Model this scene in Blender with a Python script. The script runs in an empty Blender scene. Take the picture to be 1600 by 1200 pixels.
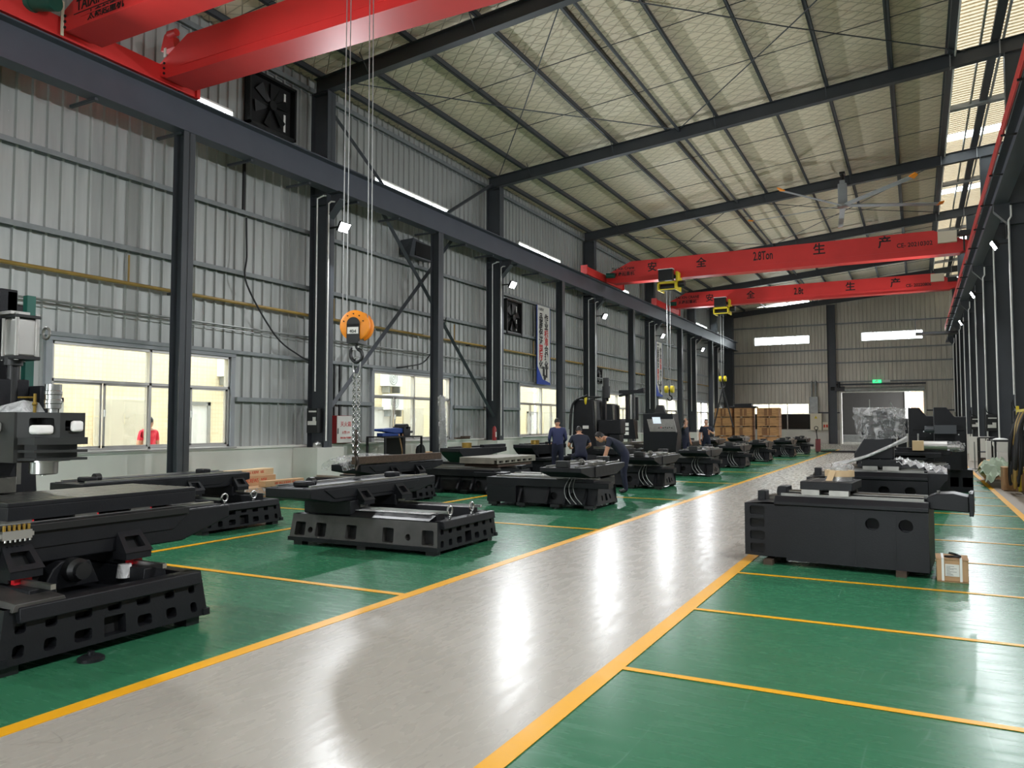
import bpy, bmesh, math, random
from mathutils import Vector, Matrix

random.seed(7)
scene = bpy.context.scene
COL = scene.collection
PI = math.pi

# ------------------------------------------------------------------ camera
cam_d = bpy.data.cameras.new('camera')
cam_d.sensor_width = 36.0
cam_d.lens = 1202.0 / 1600.0 * 36.0
cam_d.clip_start = 0.05
cam_d.clip_end = 400
cam = bpy.data.objects.new('camera', cam_d)
COL.objects.link(cam)
cam.location = (0, 0, 1.6)
cam.rotation_euler = (math.radians(90 + 2.905), 0, math.radians(27.779))
scene.camera = cam

# ------------------------------------------------------------------ world, exposure
SKY = 17.0
LAMP = 0.9
world = bpy.data.worlds.new('overcast_sky')
scene.world = world
world.use_nodes = True
wn = world.node_tree.nodes['Background']
wn.inputs[0].default_value = (0.93, 0.97, 1.0, 1)
wn.inputs[1].default_value = SKY
scene.view_settings.view_transform = 'Standard'
scene.view_settings.look = 'None'
scene.view_settings.gamma = 1.0
scene.view_settings.use_curve_mapping = False
scene.view_settings.exposure = 0.0
try:
    scene.cycles.use_denoising = True
    scene.cycles.max_bounces = 8
    scene.cycles.diffuse_bounces = 4
    scene.cycles.transparent_max_bounces = 12
    scene.cycles.sample_clamp_indirect = 6.0
    scene.cycles.caustics_reflective = False
    scene.cycles.caustics_refractive = False
except Exception:
    pass


def area_light(name, loc, target, sx, sy, watts, color, parent=None, spread=None):
    d = bpy.data.lights.new(name, 'AREA')
    d.shape = 'RECTANGLE'
    d.size = sx
    d.size_y = sy
    d.energy = watts
    d.color = color
    if spread:
        d.spread = math.radians(spread)
    o = bpy.data.objects.new(name, d)
    COL.objects.link(o)
    o.location = loc
    dv = Vector(target) - Vector(loc)
    o.rotation_euler = dv.to_track_quat('-Z', 'Y').to_euler()
    if parent:
        o.parent = parent
    return o


# ------------------------------------------------------------------ materials
def lin(c):
    c = c / 255.0
    return c / 12.92 if c <= 0.04045 else ((c + 0.055) / 1.055) ** 2.4


def rgb(r, g, b):
    return (lin(r), lin(g), lin(b), 1.0)


MATS = {}


def mat(name, col, rough=0.5, metal=0.0, var=0.0, vscale=4.0, bump=0.0, bscale=40.0, emit=None, estr=0.0, coat=0.0, stretch=None, spec=None):
    m = bpy.data.materials.new(name)
    m.use_nodes = True
    nt = m.node_tree
    b = nt.nodes['Principled BSDF']
    b.inputs['Base Color'].default_value = col
    b.inputs['Roughness'].default_value = rough
    b.inputs['Metallic'].default_value = metal
    if spec is not None:
        b.inputs['Specular IOR Level'].default_value = spec
    if coat:
        b.inputs['Coat Weight'].default_value = coat
        b.inputs['Coat Roughness'].default_value = 0.15
    if emit:
        b.inputs['Emission Color'].default_value = emit
        b.inputs['Emission Strength'].default_value = estr
    if var or bump:
        tc = nt.nodes.new('ShaderNodeTexCoord')
        mp = nt.nodes.new('ShaderNodeMapping')
        nt.links.new(tc.outputs['Object'], mp.inputs[0])
        if stretch:
            mp.inputs['Scale'].default_value = stretch
    if var:
        n = nt.nodes.new('ShaderNodeTexNoise')
        n.inputs['Scale'].default_value = vscale
        n.inputs['Detail'].default_value = 5
        nt.links.new(mp.outputs[0], n.inputs['Vector'])
        r = nt.nodes.new('ShaderNodeValToRGB')
        r.color_ramp.elements[0].position = 0.3
        r.color_ramp.elements[1].position = 0.7
        lo = tuple(max(0, c * (1 - var)) for c in col[:3]) + (1,)
        hi = tuple(min(1, c * (1 + var)) for c in col[:3]) + (1,)
        r.color_ramp.elements[0].color = lo
        r.color_ramp.elements[1].color = hi
        nt.links.new(n.outputs['Fac'], r.inputs[0])
        nt.links.new(r.outputs[0], b.inputs['Base Color'])
    if bump:
        n2 = nt.nodes.new('ShaderNodeTexNoise')
        n2.inputs['Scale'].default_value = bscale
        n2.inputs['Detail'].default_value = 4
        nt.links.new(mp.outputs[0], n2.inputs['Vector'])
        bp = nt.nodes.new('ShaderNodeBump')
        bp.inputs['Strength'].default_value = bump
        bp.inputs['Distance'].default_value = 0.01
        nt.links.new(n2.outputs['Fac'], bp.inputs['Height'])
        nt.links.new(bp.outputs[0], b.inputs['Normal'])
    MATS[name] = m
    return m


M_cast = mat('dark_grey_casting_paint', rgb(27, 28, 31), 0.45, spec=0.22, var=0.12, vscale=3, bump=0.12, bscale=60)
M_cast2 = mat('worn_casting_paint', rgb(62, 60, 58), 0.45, var=0.35, vscale=5, bump=0.1, bscale=50)
M_black = mat('black_paint', rgb(18, 19, 20), 0.45)
M_hollow = mat('recess_shade', rgb(14, 14, 15), 0.8)  # near-black that paints the shade inside recesses and openings
M_girt = mat('girt_grey', rgb(128, 133, 134), 0.5, 0.2, var=0.1)
M_col = mat('column_paint', rgb(62, 66, 71), 0.5, var=0.08, vscale=2)
M_colr = mat('light_grey_steel', rgb(150, 154, 158), 0.5, var=0.06)
M_beam = mat('runway_beam_paint', rgb(74, 79, 89), 0.45, var=0.08, vscale=1.5)
M_steel = mat('bright_steel', rgb(180, 180, 178), 0.28, 1.0, var=0.06)
M_gsteel = mat('ground_steel', rgb(128, 127, 122), 0.38, 1.0, var=0.12, vscale=12)
M_rail = mat('dull_rail_steel', rgb(140, 139, 135), 0.5, 0.6)
M_alu = mat('anodised_aluminium', rgb(176, 174, 170), 0.42, 0.8)
M_galv = mat('galvanised_steel', rgb(150, 152, 150), 0.45, 0.6, var=0.15)
M_red = mat('crane_red_paint', rgb(216, 52, 50), 0.45, var=0.06, vscale=1.2)
M_redcap = mat('red_plastic', rgb(215, 28, 40), 0.4)
M_white = mat('white_plastic', rgb(235, 235, 230), 0.45)
M_foam = mat('white_foam', rgb(240, 238, 235), 0.9)
M_orange = mat('orange_paint', rgb(250, 150, 30), 0.45)
M_yellow = mat('yellow_paint', rgb(222, 200, 40), 0.45)
M_ypipe = mat('yellow_pipe_paint', rgb(150, 122, 58), 0.5, var=0.12)
M_brass = mat('brass', rgb(170, 140, 70), 0.35, 0.8, var=0.15)
M_ochain = mat('oily_chain', rgb(70, 62, 56), 0.45, 0.5, var=0.3)
M_wood = mat('rough_wood', rgb(150, 118, 84), 0.8, var=0.3, vscale=5, stretch=(1, 8, 8), bump=0.3)
M_dwood = mat('dark_oiled_wood', rgb(72, 56, 44), 0.8, var=0.35, vscale=5, stretch=(1, 6, 6))
M_ply = mat('plywood_crate', rgb(176, 132, 88), 0.75, var=0.25, vscale=3, stretch=(1, 1, 5))
M_plyd = mat('crate_batten', rgb(128, 90, 60), 0.8, var=0.2)
M_card = mat('cardboard', rgb(186, 150, 112), 0.85, var=0.08)
M_cardl = mat('pale_cardboard', rgb(205, 178, 140), 0.85, var=0.08)
M_print = mat('red_print', rgb(200, 70, 50), 0.8)
M_ink = mat('black_ink', rgb(18, 16, 18), 0.6)
M_rink = mat('red_ink', rgb(205, 40, 40), 0.6)
M_jack = mat('faded_red_paint', rgb(112, 48, 50), 0.6)
M_blue = mat('blue_paint', rgb(30, 66, 140), 0.4)
M_dblue = mat('banner_blue', rgb(34, 70, 170), 0.6)
M_green = mat('motor_green', rgb(22, 84, 72), 0.5)
M_rubber = mat('black_rubber', rgb(22, 22, 24), 0.6)
M_cream = mat('cream_sheet_metal', rgb(214, 206, 184), 0.5)
M_paper = mat('paper', rgb(228, 226, 220), 0.8)
M_rock = mat('white_dado_paint', rgb(214, 212, 204), 0.7, var=0.06, vscale=1.5, bump=0.05)
M_fireR = mat('fire_red', rgb(150, 28, 32), 0.4)
M_skin = mat('skin', rgb(196, 146, 118), 0.6)
M_hair = mat('black_hair', rgb(24, 20, 18), 0.6)
M_navy = mat('navy_workwear', rgb(32, 36, 52), 0.85)
M_trous = mat('dark_blue_trousers', rgb(24, 28, 50), 0.85)
M_jacket = mat('blue_work_jacket', rgb(50, 56, 92), 0.85)
M_redcl = mat('red_clothing', rgb(220, 40, 60), 0.8)
M_eye = mat('eye_white', rgb(235, 235, 230), 0.3)
M_plank = mat('raw_plate_grey', rgb(128, 124, 112), 0.6, var=0.2, vscale=4)
M_pedcream = mat('machine_head_grey', rgb(46, 47, 46), 0.45, spec=0.3, var=0.1)
M_tarp = mat('pale_green_tarpaulin', rgb(150, 164, 142), 0.75, var=0.2, vscale=3)
M_brick = mat('outside_brick', rgb(168, 128, 92), 0.9, var=0.25, vscale=8)
M_door = mat('dark_hall_wall', rgb(58, 56, 54), 0.8, var=0.05)
M_scr = mat('panel_screen', rgb(190, 200, 205), 0.2, emit=(0.8, 0.9, 1, 1), estr=0.5)
M_led = mat('lamp_lens', rgb(255, 255, 250), 0.3, emit=(0.93, 0.97, 1, 1), estr=60)
M_exitg = mat('exit_sign_green', rgb(30, 200, 90), 0.4, emit=(0.05, 0.9, 0.3, 1), estr=1.5)
M_glow = mat('green_glow', rgb(60, 220, 150), 0.4, emit=(0.2, 1.0, 0.6, 1), estr=2.0)


def glass_mat(name, tint=(0.92, 0.95, 0.95), gloss=0.12, rough=0.02):
    m = bpy.data.materials.new(name)
    m.use_nodes = True
    nt = m.node_tree
    nt.nodes.clear()
    out = nt.nodes.new('ShaderNodeOutputMaterial')
    mx = nt.nodes.new('ShaderNodeMixShader')
    tr = nt.nodes.new('ShaderNodeBsdfTransparent')
    tr.inputs[0].default_value = tint + (1,)
    gl = nt.nodes.new('ShaderNodeBsdfGlossy')
    gl.inputs['Roughness'].default_value = rough
    mx.inputs[0].default_value = gloss
    nt.links.new(tr.outputs[0], mx.inputs[1])
    nt.links.new(gl.outputs[0], mx.inputs[2])
    nt.links.new(mx.outputs[0], out.inputs[0])
    return m


M_glass = glass_mat('window_glass')
M_dglass = mat('dark_window_glass', rgb(30, 34, 36), 0.12)


def plastic_mat(name, opac=0.25, white=0.5):
    m = bpy.data.materials.new(name)
    m.use_nodes = True
    nt = m.node_tree
    nt.nodes.clear()
    out = nt.nodes.new('ShaderNodeOutputMaterial')
    mx = nt.nodes.new('ShaderNodeMixShader')
    tr = nt.nodes.new('ShaderNodeBsdfTransparent')
    pb = nt.nodes.new('ShaderNodeBsdfPrincipled')
    pb.inputs['Base Color'].default_value = (white, white, white, 1)
    pb.inputs['Roughness'].default_value = 0.12
    tc = nt.nodes.new('ShaderNodeTexCoord')
    n = nt.nodes.new('ShaderNodeTexNoise')
    n.inputs['Scale'].default_value = 9
    n.inputs['Detail'].default_value = 6
    n.inputs['Distortion'].default_value = 1.2
    nt.links.new(tc.outputs['Object'], n.inputs['Vector'])
    rp = nt.nodes.new('ShaderNodeValToRGB')
    rp.color_ramp.elements[0].position = 0.45
    rp.color_ramp.elements[0].color = (opac, opac, opac, 1)
    rp.color_ramp.elements[1].position = 0.72
    hi = min(1, opac + 0.5)
    rp.color_ramp.elements[1].color = (hi, hi, hi, 1)
    nt.links.new(n.outputs['Fac'], rp.inputs[0])
    bp = nt.nodes.new('ShaderNodeBump')
    bp.inputs['Strength'].default_value = 1.0
    bp.inputs['Distance'].default_value = 0.05
    nt.links.new(n.outputs['Fac'], bp.inputs['Height'])
    nt.links.new(bp.outputs[0], pb.inputs['Normal'])
    nt.links.new(rp.outputs[0], mx.inputs[0])
    nt.links.new(tr.outputs[0], mx.inputs[1])
    nt.links.new(pb.outputs[0], mx.inputs[2])
    nt.links.new(mx.outputs[0], out.inputs[0])
    return m


M_wrap = plastic_mat('clear_plastic_film', 0.16, 0.75)
M_wrapw = plastic_mat('milky_plastic_film', 0.55, 0.85)


def frp_mat(name, k):
    m = bpy.data.materials.new(name)
    m.use_nodes = True
    nt = m.node_tree
    nt.nodes.clear()
    out = nt.nodes.new('ShaderNodeOutputMaterial')
    mx = nt.nodes.new('ShaderNodeMixShader')
    d = nt.nodes.new('ShaderNodeBsdfDiffuse')
    t = nt.nodes.new('ShaderNodeBsdfTranslucent')
    d.inputs[0].default_value = rgb(226, 214, 186)
    t.inputs[0].default_value = tuple(c * k for c in (0.085, 0.074, 0.055)) + (1,)
    mx.inputs[0].default_value = 0.6
    nt.links.new(d.outputs[0], mx.inputs[1])
    nt.links.new(t.outputs[0], mx.inputs[2])
    nt.links.new(mx.outputs[0], out.inputs[0])
    return m


M_frp = frp_mat('translucent_roof_sheet', 1.3)
M_frp2 = frp_mat('translucent_roof_rib', 3.2)


def nodes_of(m):
    return m.node_tree, m.node_tree.nodes, m.node_tree.links, m.node_tree.nodes['Principled BSDF']


def floor_mat(name, col, rough, streak, scratch, SCUFF=0.25):
    m = mat(name, col, rough, spec=0.13 if col[0] > 0.1 else 0.17)
    nt, N, L, b = nodes_of(m)
    tc = N.new('ShaderNodeTexCoord')

    def noise(scale, detail, st=None, dist=0.0):
        mp = N.new('ShaderNodeMapping')
        if st:
            mp.inputs['Scale'].default_value = st
        L.new(tc.outputs['Object'], mp.inputs[0])
        n = N.new('ShaderNodeTexNoise')
        n.inputs['Scale'].default_value = scale
        n.inputs['Detail'].default_value = detail
        n.inputs['Distortion'].default_value = dist
        L.new(mp.outputs[0], n.inputs['Vector'])
        return n

    big = noise(0.6, 6, streak, 0.4)
    fine = noise(5.0, 8, streak, 0.4)
    mixc = N.new('ShaderNodeMix')
    mixc.data_type = 'RGBA'
    mixc.inputs[6].default_value = tuple(c * 0.93 for c in col[:3]) + (1,)
    mixc.inputs[7].default_value = tuple(min(1, c * 1.06 + 0.003) for c in col[:3]) + (1,)
    L.new(big.outputs['Fac'], mixc.inputs[0])
    # hairline scratches: iso-lines of a stretched noise, kept only in patches
    def hair(scale, st, width, seed):
        n = noise(scale, 2.0, st, 0.3)
        n.inputs['Roughness'].default_value = 0.4
        d = N.new('ShaderNodeMath')
        d.operation = 'SUBTRACT'
        d.inputs[1].default_value = 0.5
        L.new(n.outputs['Fac'], d.inputs[0])
        ab = N.new('ShaderNodeMath')
        ab.operation = 'ABSOLUTE'
        L.new(d.outputs[0], ab.inputs[0])
        r = N.new('ShaderNodeMapRange')
        r.inputs['From Min'].default_value = 0.0
        r.inputs['From Max'].default_value = width
        r.inputs['To Min'].default_value = 1.0
        r.inputs['To Max'].default_value = 0.0
        L.new(ab.outputs[0], r.inputs['Value'])
        pm = noise(seed, 3.0, None, 0.0)
        q = N.new('ShaderNodeMapRange')
        q.inputs['From Min'].default_value = 0.52
        q.inputs['From Max'].default_value = 0.62
        L.new(pm.outputs['Fac'], q.inputs['Value'])
        m_ = N.new('ShaderNodeMath')
        m_.operation = 'MULTIPLY'
        L.new(r.outputs[0], m_.inputs[0])
        L.new(q.outputs[0], m_.inputs[1])
        return m_
    h1 = hair(1.1, (scratch[0], scratch[1], 1), 0.006, 0.9)
    h2 = hair(0.8, (scratch[1] * 0.7 + 0.3, scratch[0] * 0.5, 1), 0.004, 1.7)
    hm = N.new('ShaderNodeMath')
    hm.operation = 'MAXIMUM'
    L.new(h1.outputs[0], hm.inputs[0])
    L.new(h2.outputs[0], hm.inputs[1])
    hs = N.new('ShaderNodeMath')
    hs.operation = 'MULTIPLY'
    hs.inputs[1].default_value = SCUFF
    L.new(hm.outputs[0], hs.inputs[0])
    mix2 = N.new('ShaderNodeMix')
    mix2.data_type = 'RGBA'
    L.new(hs.outputs[0], mix2.inputs[0])
    L.new(mixc.outputs[2], mix2.inputs[6])
    mix2.inputs[7].default_value = scratch[2]
    L.new(mix2.outputs[2], b.inputs['Base Color'])
    mr = N.new('ShaderNodeMapRange')
    mr.inputs['From Min'].default_value = 0.3
    mr.inputs['From Max'].default_value = 0.7
    mr.inputs['To Min'].default_value = rough - 0.03
    mr.inputs['To Max'].default_value = rough + 0.04
    L.new(fine.outputs['Fac'], mr.inputs['Value'])
    L.new(mr.outputs[0], b.inputs['Roughness'])
    bp = N.new('ShaderNodeBump')
    bp.inputs['Strength'].default_value = 0.0
    bp.inputs['Distance'].default_value = 0.02
    L.new(fine.outputs['Fac'], bp.inputs['Height'])
    L.new(bp.outputs[0], b.inputs['Normal'])
    return m


M_fgreen = floor_mat('green_epoxy_floor', rgb(50, 112, 80), 0.26, (0.5, 3.0, 1), (0.5, 4, rgb(120, 165, 145)), 0.35)
M_faisle = floor_mat('grey_epoxy_aisle', rgb(166, 161, 152), 0.27, (2.4, 0.6, 1), (5, 0.4, rgb(96, 90, 82)), 0.5)
M_fline = floor_mat('yellow_floor_line', rgb(232, 168, 30), 0.35, (1, 1, 1), (3, 3, rgb(190, 140, 60)))
M_fgrey = floor_mat('grey_concrete_edge', rgb(150, 140, 128), 0.5, (1, 1, 1), (3, 3, rgb(110, 104, 98)))


def sheet_mat(name, col, zs=0.12):
    """galvanised cladding: soft vertical streaks of zinc and dust"""
    m = mat(name, col, 0.42, 0.25)
    nt, N, L, b = nodes_of(m)
    g = N.new('ShaderNodeNewGeometry')
    mp = N.new('ShaderNodeMapping')
    mp.inputs['Scale'].default_value = (5, 5, zs * 5)
    L.new(g.outputs['Position'], mp.inputs[0])
    n = N.new('ShaderNodeTexNoise')
    n.inputs['Scale'].default_value = 1.0
    n.inputs['Detail'].default_value = 6
    L.new(mp.outputs[0], n.inputs['Vector'])
    r = N.new('ShaderNodeValToRGB')
    r.color_ramp.elements[0].position = 0.3
    r.color_ramp.elements[1].position = 0.68
    r.color_ramp.elements[0].color = tuple(c * 0.86 for c in col[:3]) + (1,)
    r.color_ramp.elements[1].color = tuple(min(1, c * 1.06) for c in col[:3]) + (1,)
    L.new(n.outputs['Fac'], r.inputs[0])
    L.new(r.outputs[0], b.inputs['Base Color'])
    return m


M_sheet = sheet_mat('galvanised_wall_sheet', rgb(172, 175, 172))
M_sheete = sheet_mat('end_wall_sheet', rgb(192, 187, 174))


def insulation_mat():
    col = rgb(236, 224, 198)
    m = mat('foil_faced_insulation', col, 0.5, 0.0, bump=0.0)
    nt, N, L, b = nodes_of(m)
    tc = N.new('ShaderNodeTexCoord')
    noi = N.new('ShaderNodeTexNoise')
    noi.inputs['Scale'].default_value = 1.2
    noi.inputs['Detail'].default_value = 4
    L.new(tc.outputs['Object'], noi.inputs['Vector'])

    def lines(rot, scale, width):
        mp = N.new('ShaderNodeMapping')
        mp.inputs['Rotation'].default_value = (0, 0, rot)
        L.new(tc.outputs['Object'], mp.inputs[0])
        w = N.new('ShaderNodeTexWave')
        w.wave_type = 'BANDS'
        w.bands_direction = 'Y'
        w.inputs['Scale'].default_value = scale
        w.inputs['Distortion'].default_value = 0.6
        w.inputs['Detail'].default_value = 2
        L.new(mp.outputs[0], w.inputs['Vector'])
        r = N.new('ShaderNodeValToRGB')
        r.color_ramp.elements[0].position = 1.0 - width
        r.color_ramp.elements[0].color = (0, 0, 0, 1)
        r.color_ramp.elements[1].position = 1.0
        r.color_ramp.elements[1].color = (1, 1, 1, 1)
        L.new(w.outputs['Fac'], r.inputs[0])
        return r

    a = lines(0.12, 1.15, 0.05)
    c = lines(0.75, 0.9, 0.03)
    d = lines(-0.75, 0.9, 0.03)
    mx = N.new('ShaderNodeMath')
    mx.operation = 'MAXIMUM'
    L.new(a.outputs[0], mx.inputs[0])
    L.new(c.outputs[0], mx.inputs[1])
    mx2 = N.new('ShaderNodeMath')
    mx2.operation = 'MAXIMUM'
    L.new(mx.outputs[0], mx2.inputs[0])
    L.new(d.outputs[0], mx2.inputs[1])
    mc = N.new('ShaderNodeMix')
    mc.data_type = 'RGBA'
    mc.inputs[6].default_value = col
    mc.inputs[7].default_value = rgb(170, 158, 132)
    mm = N.new('ShaderNodeMath')
    mm.operation = 'MULTIPLY'
    mm.inputs[1].default_value = 0.55
    L.new(mx2.outputs[0], mm.inputs[0])
    L.new(mm.outputs[0], mc.inputs[0])
    L.new(mc.outputs[2], b.inputs['Base Color'])
    ad = N.new('ShaderNodeMath')
    ad.operation = 'SUBTRACT'
    L.new(noi.outputs['Fac'], ad.inputs[0])
    L.new(mx2.outputs[0], ad.inputs[1])
    bp = N.new('ShaderNodeBump')
    bp.inputs['Strength'].default_value = 0.5
    bp.inputs['Distance'].default_value = 0.06
    L.new(ad.outputs[0], bp.inputs['Height'])
    L.new(bp.outputs[0], b.inputs['Normal'])
    return m


M_ins = insulation_mat()


def tile_wall_mat():
    m = mat('cream_facade_tile', rgb(226, 205, 160), 0.6)
    nt, N, L, b = nodes_of(m)
    g = N.new('ShaderNodeNewGeometry')
    sx = N.new('ShaderNodeSeparateXYZ')
    cx = N.new('ShaderNodeCombineXYZ')
    L.new(g.outputs['Position'], sx.inputs[0])
    L.new(sx.outputs['Y'], cx.inputs['X'])
    L.new(sx.outputs['Z'], cx.inputs['Y'])
    br = N.new('ShaderNodeTexBrick')
    br.offset = 0.0
    br.inputs['Scale'].default_value = 1.0
    br.inputs['Brick Width'].default_value = 0.11
    br.inputs['Row Height'].default_value = 0.11
    br.inputs['Mortar Size'].default_value = 0.012
    br.inputs['Color1'].default_value = rgb(250, 236, 200)
    br.inputs['Color2'].default_value = rgb(246, 230, 192)
    br.inputs['Mortar'].default_value = rgb(240, 222, 182)
    L.new(cx.outputs[0], br.inputs['Vector'])
    L.new(br.outputs['Color'], b.inputs['Base Color'])
    return m


M_tile = tile_wall_mat()


# ------------------------------------------------------------------ mesh helpers
class MB:
    def __init__(s):
        s.v, s.f, s.m = [], [], []

    def add(s, vs, fs, mi=0):
        o = len(s.v)
        s.v += [tuple(p) for p in vs]
        for f in fs:
            s.f.append(tuple(i + o for i in f))
            s.m.append(mi)

    def box(s, x0, x1, y0, y1, z0, z1, mi=0):
        s.add([(x0, y0, z0), (x1, y0, z0), (x1, y1, z0), (x0, y1, z0), (x0, y0, z1), (x1, y0, z1), (x1, y1, z1), (x0, y1, z1)],
              [(0, 3, 2, 1), (4, 5, 6, 7), (0, 1, 5, 4), (1, 2, 6, 5), (2, 3, 7, 6), (3, 0, 4, 7)], mi)
        return s

    def cbox(s, c, d, mi=0):
        return s.box(c[0] - d[0] / 2, c[0] + d[0] / 2, c[1] - d[1] / 2, c[1] + d[1] / 2, c[2] - d[2] / 2, c[2] + d[2] / 2, mi)

    def prism(s, pts, axis, a, b, mi=0):
        n = len(pts)

        def P(p, t):
            if axis == 'x':
                return (t, p[0], p[1])
            if axis == 'y':
                return (p[0], t, p[1])
            return (p[0], p[1], t)
        vs = [P(p, a) for p in pts] + [P(p, b) for p in pts]
        fs = [tuple(range(n)), tuple(range(2 * n - 1, n - 1, -1))]
        for i in range(n):
            j = (i + 1) % n
            fs.append((i, i + n, j + n, j))
        s.add(vs, fs, mi)
        return s

    def hexa(s, p8, mi=0):
        s.add(p8, [(0, 3, 2, 1), (4, 5, 6, 7), (0, 1, 5, 4), (1, 2, 6, 5), (2, 3, 7, 6), (3, 0, 4, 7)], mi)
        return s

    def tube(s, pts, r, n=8, mi=0, cap=True):
        pts = [Vector(p) for p in pts]
        k = len(pts)
        rs = r if isinstance(r, (list, tuple)) else [r] * k
        t0 = (pts[1] - pts[0]).normalized()
        ref = Vector((0, 0, 1)) if abs(t0.z) < 0.9 else Vector((1, 0, 0))
        u = t0.cross(ref).normalized()
        vs, fs = [], []
        for i in range(k):
            if i == 0:
                t = pts[1] - pts[0]
            elif i == k - 1:
                t = pts[-1] - pts[-2]
            else:
                t = (pts[i + 1] - pts[i]).normalized() + (pts[i] - pts[i - 1]).normalized()
            if t.length < 1e-9:
                t = t0
            t.normalize()
            u = (u - t * u.dot(t))
            if u.length < 1e-6:
                u = t.cross(Vector((0.3, 0.5, 0.8)))
            u.normalize()
            w = t.cross(u)
            for j in range(n):
                a = 2 * PI * j / n
                vs.append(pts[i] + (u * math.cos(a) + w * math.sin(a)) * rs[i])
        for i in range(k - 1):
            for j in range(n):
                q = (j + 1) % n
                fs.append((i * n + j, i * n + q, (i + 1) * n + q, (i + 1) * n + j))
        if cap:
            fs.append(tuple(range(n - 1, -1, -1)))
            fs.append(tuple((k - 1) * n + j for j in range(n)))
        s.add(vs, fs, mi)
        return s

    def cyl(s, p0, p1, r, n=16, mi=0, r1=None):
        return s.tube([p0, p1], [r, r if r1 is None else r1], n, mi)

    def lathe(s, c, prof, n=20, mi=0, axis='z'):
        vs, fs = [], []
        k = len(prof)
        for (r, h) in prof:
            for j in range(n):
                a = 2 * PI * j / n
                x, y = r * math.cos(a), r * math.sin(a)
                if axis == 'z':
                    vs.append((c[0] + x, c[1] + y, c[2] + h))
                elif axis == 'x':
                    vs.append((c[0] + h, c[1] + x, c[2] + y))
                else:
                    vs.append((c[0] + x, c[1] + h, c[2] + y))
        for i in range(k - 1):
            for j in range(n):
                q = (j + 1) % n
                fs.append((i * n + j, i * n + q, (i + 1) * n + q, (i + 1) * n + j))
        fs.append(tuple(range(n - 1, -1, -1)))
        fs.append(tuple((k - 1) * n + j for j in range(n)))
        s.add(vs, fs, mi)
        return s

    def torus(s, c, R, r, axis='x', n=20, m=8, mi=0):
        vs, fs = [], []
        for i in range(n):
            a = 2 * PI * i / n
            for j in range(m):
                b = 2 * PI * j / m
                q = R + r * math.cos(b)
                h = r * math.sin(b)
                x, y = q * math.cos(a), q * math.sin(a)
                if axis == 'z':
                    vs.append((c[0] + x, c[1] + y, c[2] + h))
                elif axis == 'x':
                    vs.append((c[0] + h, c[1] + x, c[2] + y))
                else:
                    vs.append((c[0] + x, c[1] + h, c[2] + y))
        for i in range(n):
            for j in range(m):
                fs.append((i * m + j, ((i + 1) % n) * m + j, ((i + 1) % n) * m + (j + 1) % m, i * m + (j + 1) % m))
        s.add(vs, fs, mi)
        return s

    def sphere(s, c, r, n=14, m=10, mi=0):
        rx, ry, rz = r if isinstance(r, (list, tuple)) else (r, r, r)
        vs, fs = [], []
        for i in range(m + 1):
            th = PI * i / m
            for j in range(n):
                a = 2 * PI * j / n
                vs.append((c[0] + rx * math.sin(th) * math.cos(a), c[1] + ry * math.sin(th) * math.sin(a), c[2] + rz * math.cos(th)))
        for i in range(m):
            for j in range(n):
                q = (j + 1) % n
                fs.append((i * n + j, (i + 1) * n + j, (i + 1) * n + q, i * n + q))
        s.add(vs, fs, mi)
        return s

    def holed(s, P00, P10, P11, P01, rows, inward, mi=0, mi_in=1, thick_wall=None):
        """A planar panel with real recessed openings. rows: (v0, v1, [(u0,u1,a0,a1,r), ...]) in metres from P00; inward: recess vector."""
        P00, P10, P11, P01 = (Vector(p) for p in (P00, P10, P11, P01))
        W = (P10 - P00).length
        H = (P01 - P00).length
        D = Vector(inward)

        def P(u, v):
            a, b = u / W, v / H
            return (P00 * (1 - a) + P10 * a) * (1 - b) + (P01 * (1 - a) + P11 * a) * b

        def quad(u0, u1, v0, v1):
            if u1 - u0 < 1e-5 or v1 - v0 < 1e-5:
                return
            s.add([P(u0, v0), P(u1, v0), P(u1, v1), P(u0, v1)], [(0, 1, 2, 3)], mi)
        v = 0.0
        for (v0, v1, holes) in sorted(rows):
            quad(0, W, v, v0)
            u = 0.0
            for (u0, u1, a0, a1, r) in sorted(holes):
                quad(u, u0, v0, v1)
                quad(u0, u1, v0, a0)
                quad(u0, u1, a1, v1)
                r = min(r, (u1 - u0) / 2, (a1 - a0) / 2)
                k = 5 if r > 0.4 * min(u1 - u0, a1 - a0) else 3
                pts = []
                for (cx, cy, st, cor) in ((u1 - r, a1 - r, 0, (u1, a1)), (u0 + r, a1 - r, 1, (u0, a1)), (u0 + r, a0 + r, 2, (u0, a0)), (u1 - r, a0 + r, 3, (u1, a0))):
                    arc = []
                    for i in range(k + 1):
                        t = PI / 2 * (st + i / k)
                        arc.append((cx + r * math.cos(t), cy + r * math.sin(t)))
                    for i in range(k):
                        s.add([P(*cor), P(*arc[i + 1]), P(*arc[i])], [(0, 1, 2)], mi)
                    pts += arc
                n = len(pts)
                f3 = [P(*p) for p in pts]
                b3 = [p + D for p in f3]
                s.add(f3 + b3, [(i, (i + 1) % n, n + (i + 1) % n, n + i) for i in range(n)], mi)
                s.add(b3, [tuple(range(n))], mi_in)
                u = u1
            quad(u, W, v0, v1)
            v = v1
        quad(0, W, v, H)
        return s


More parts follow.
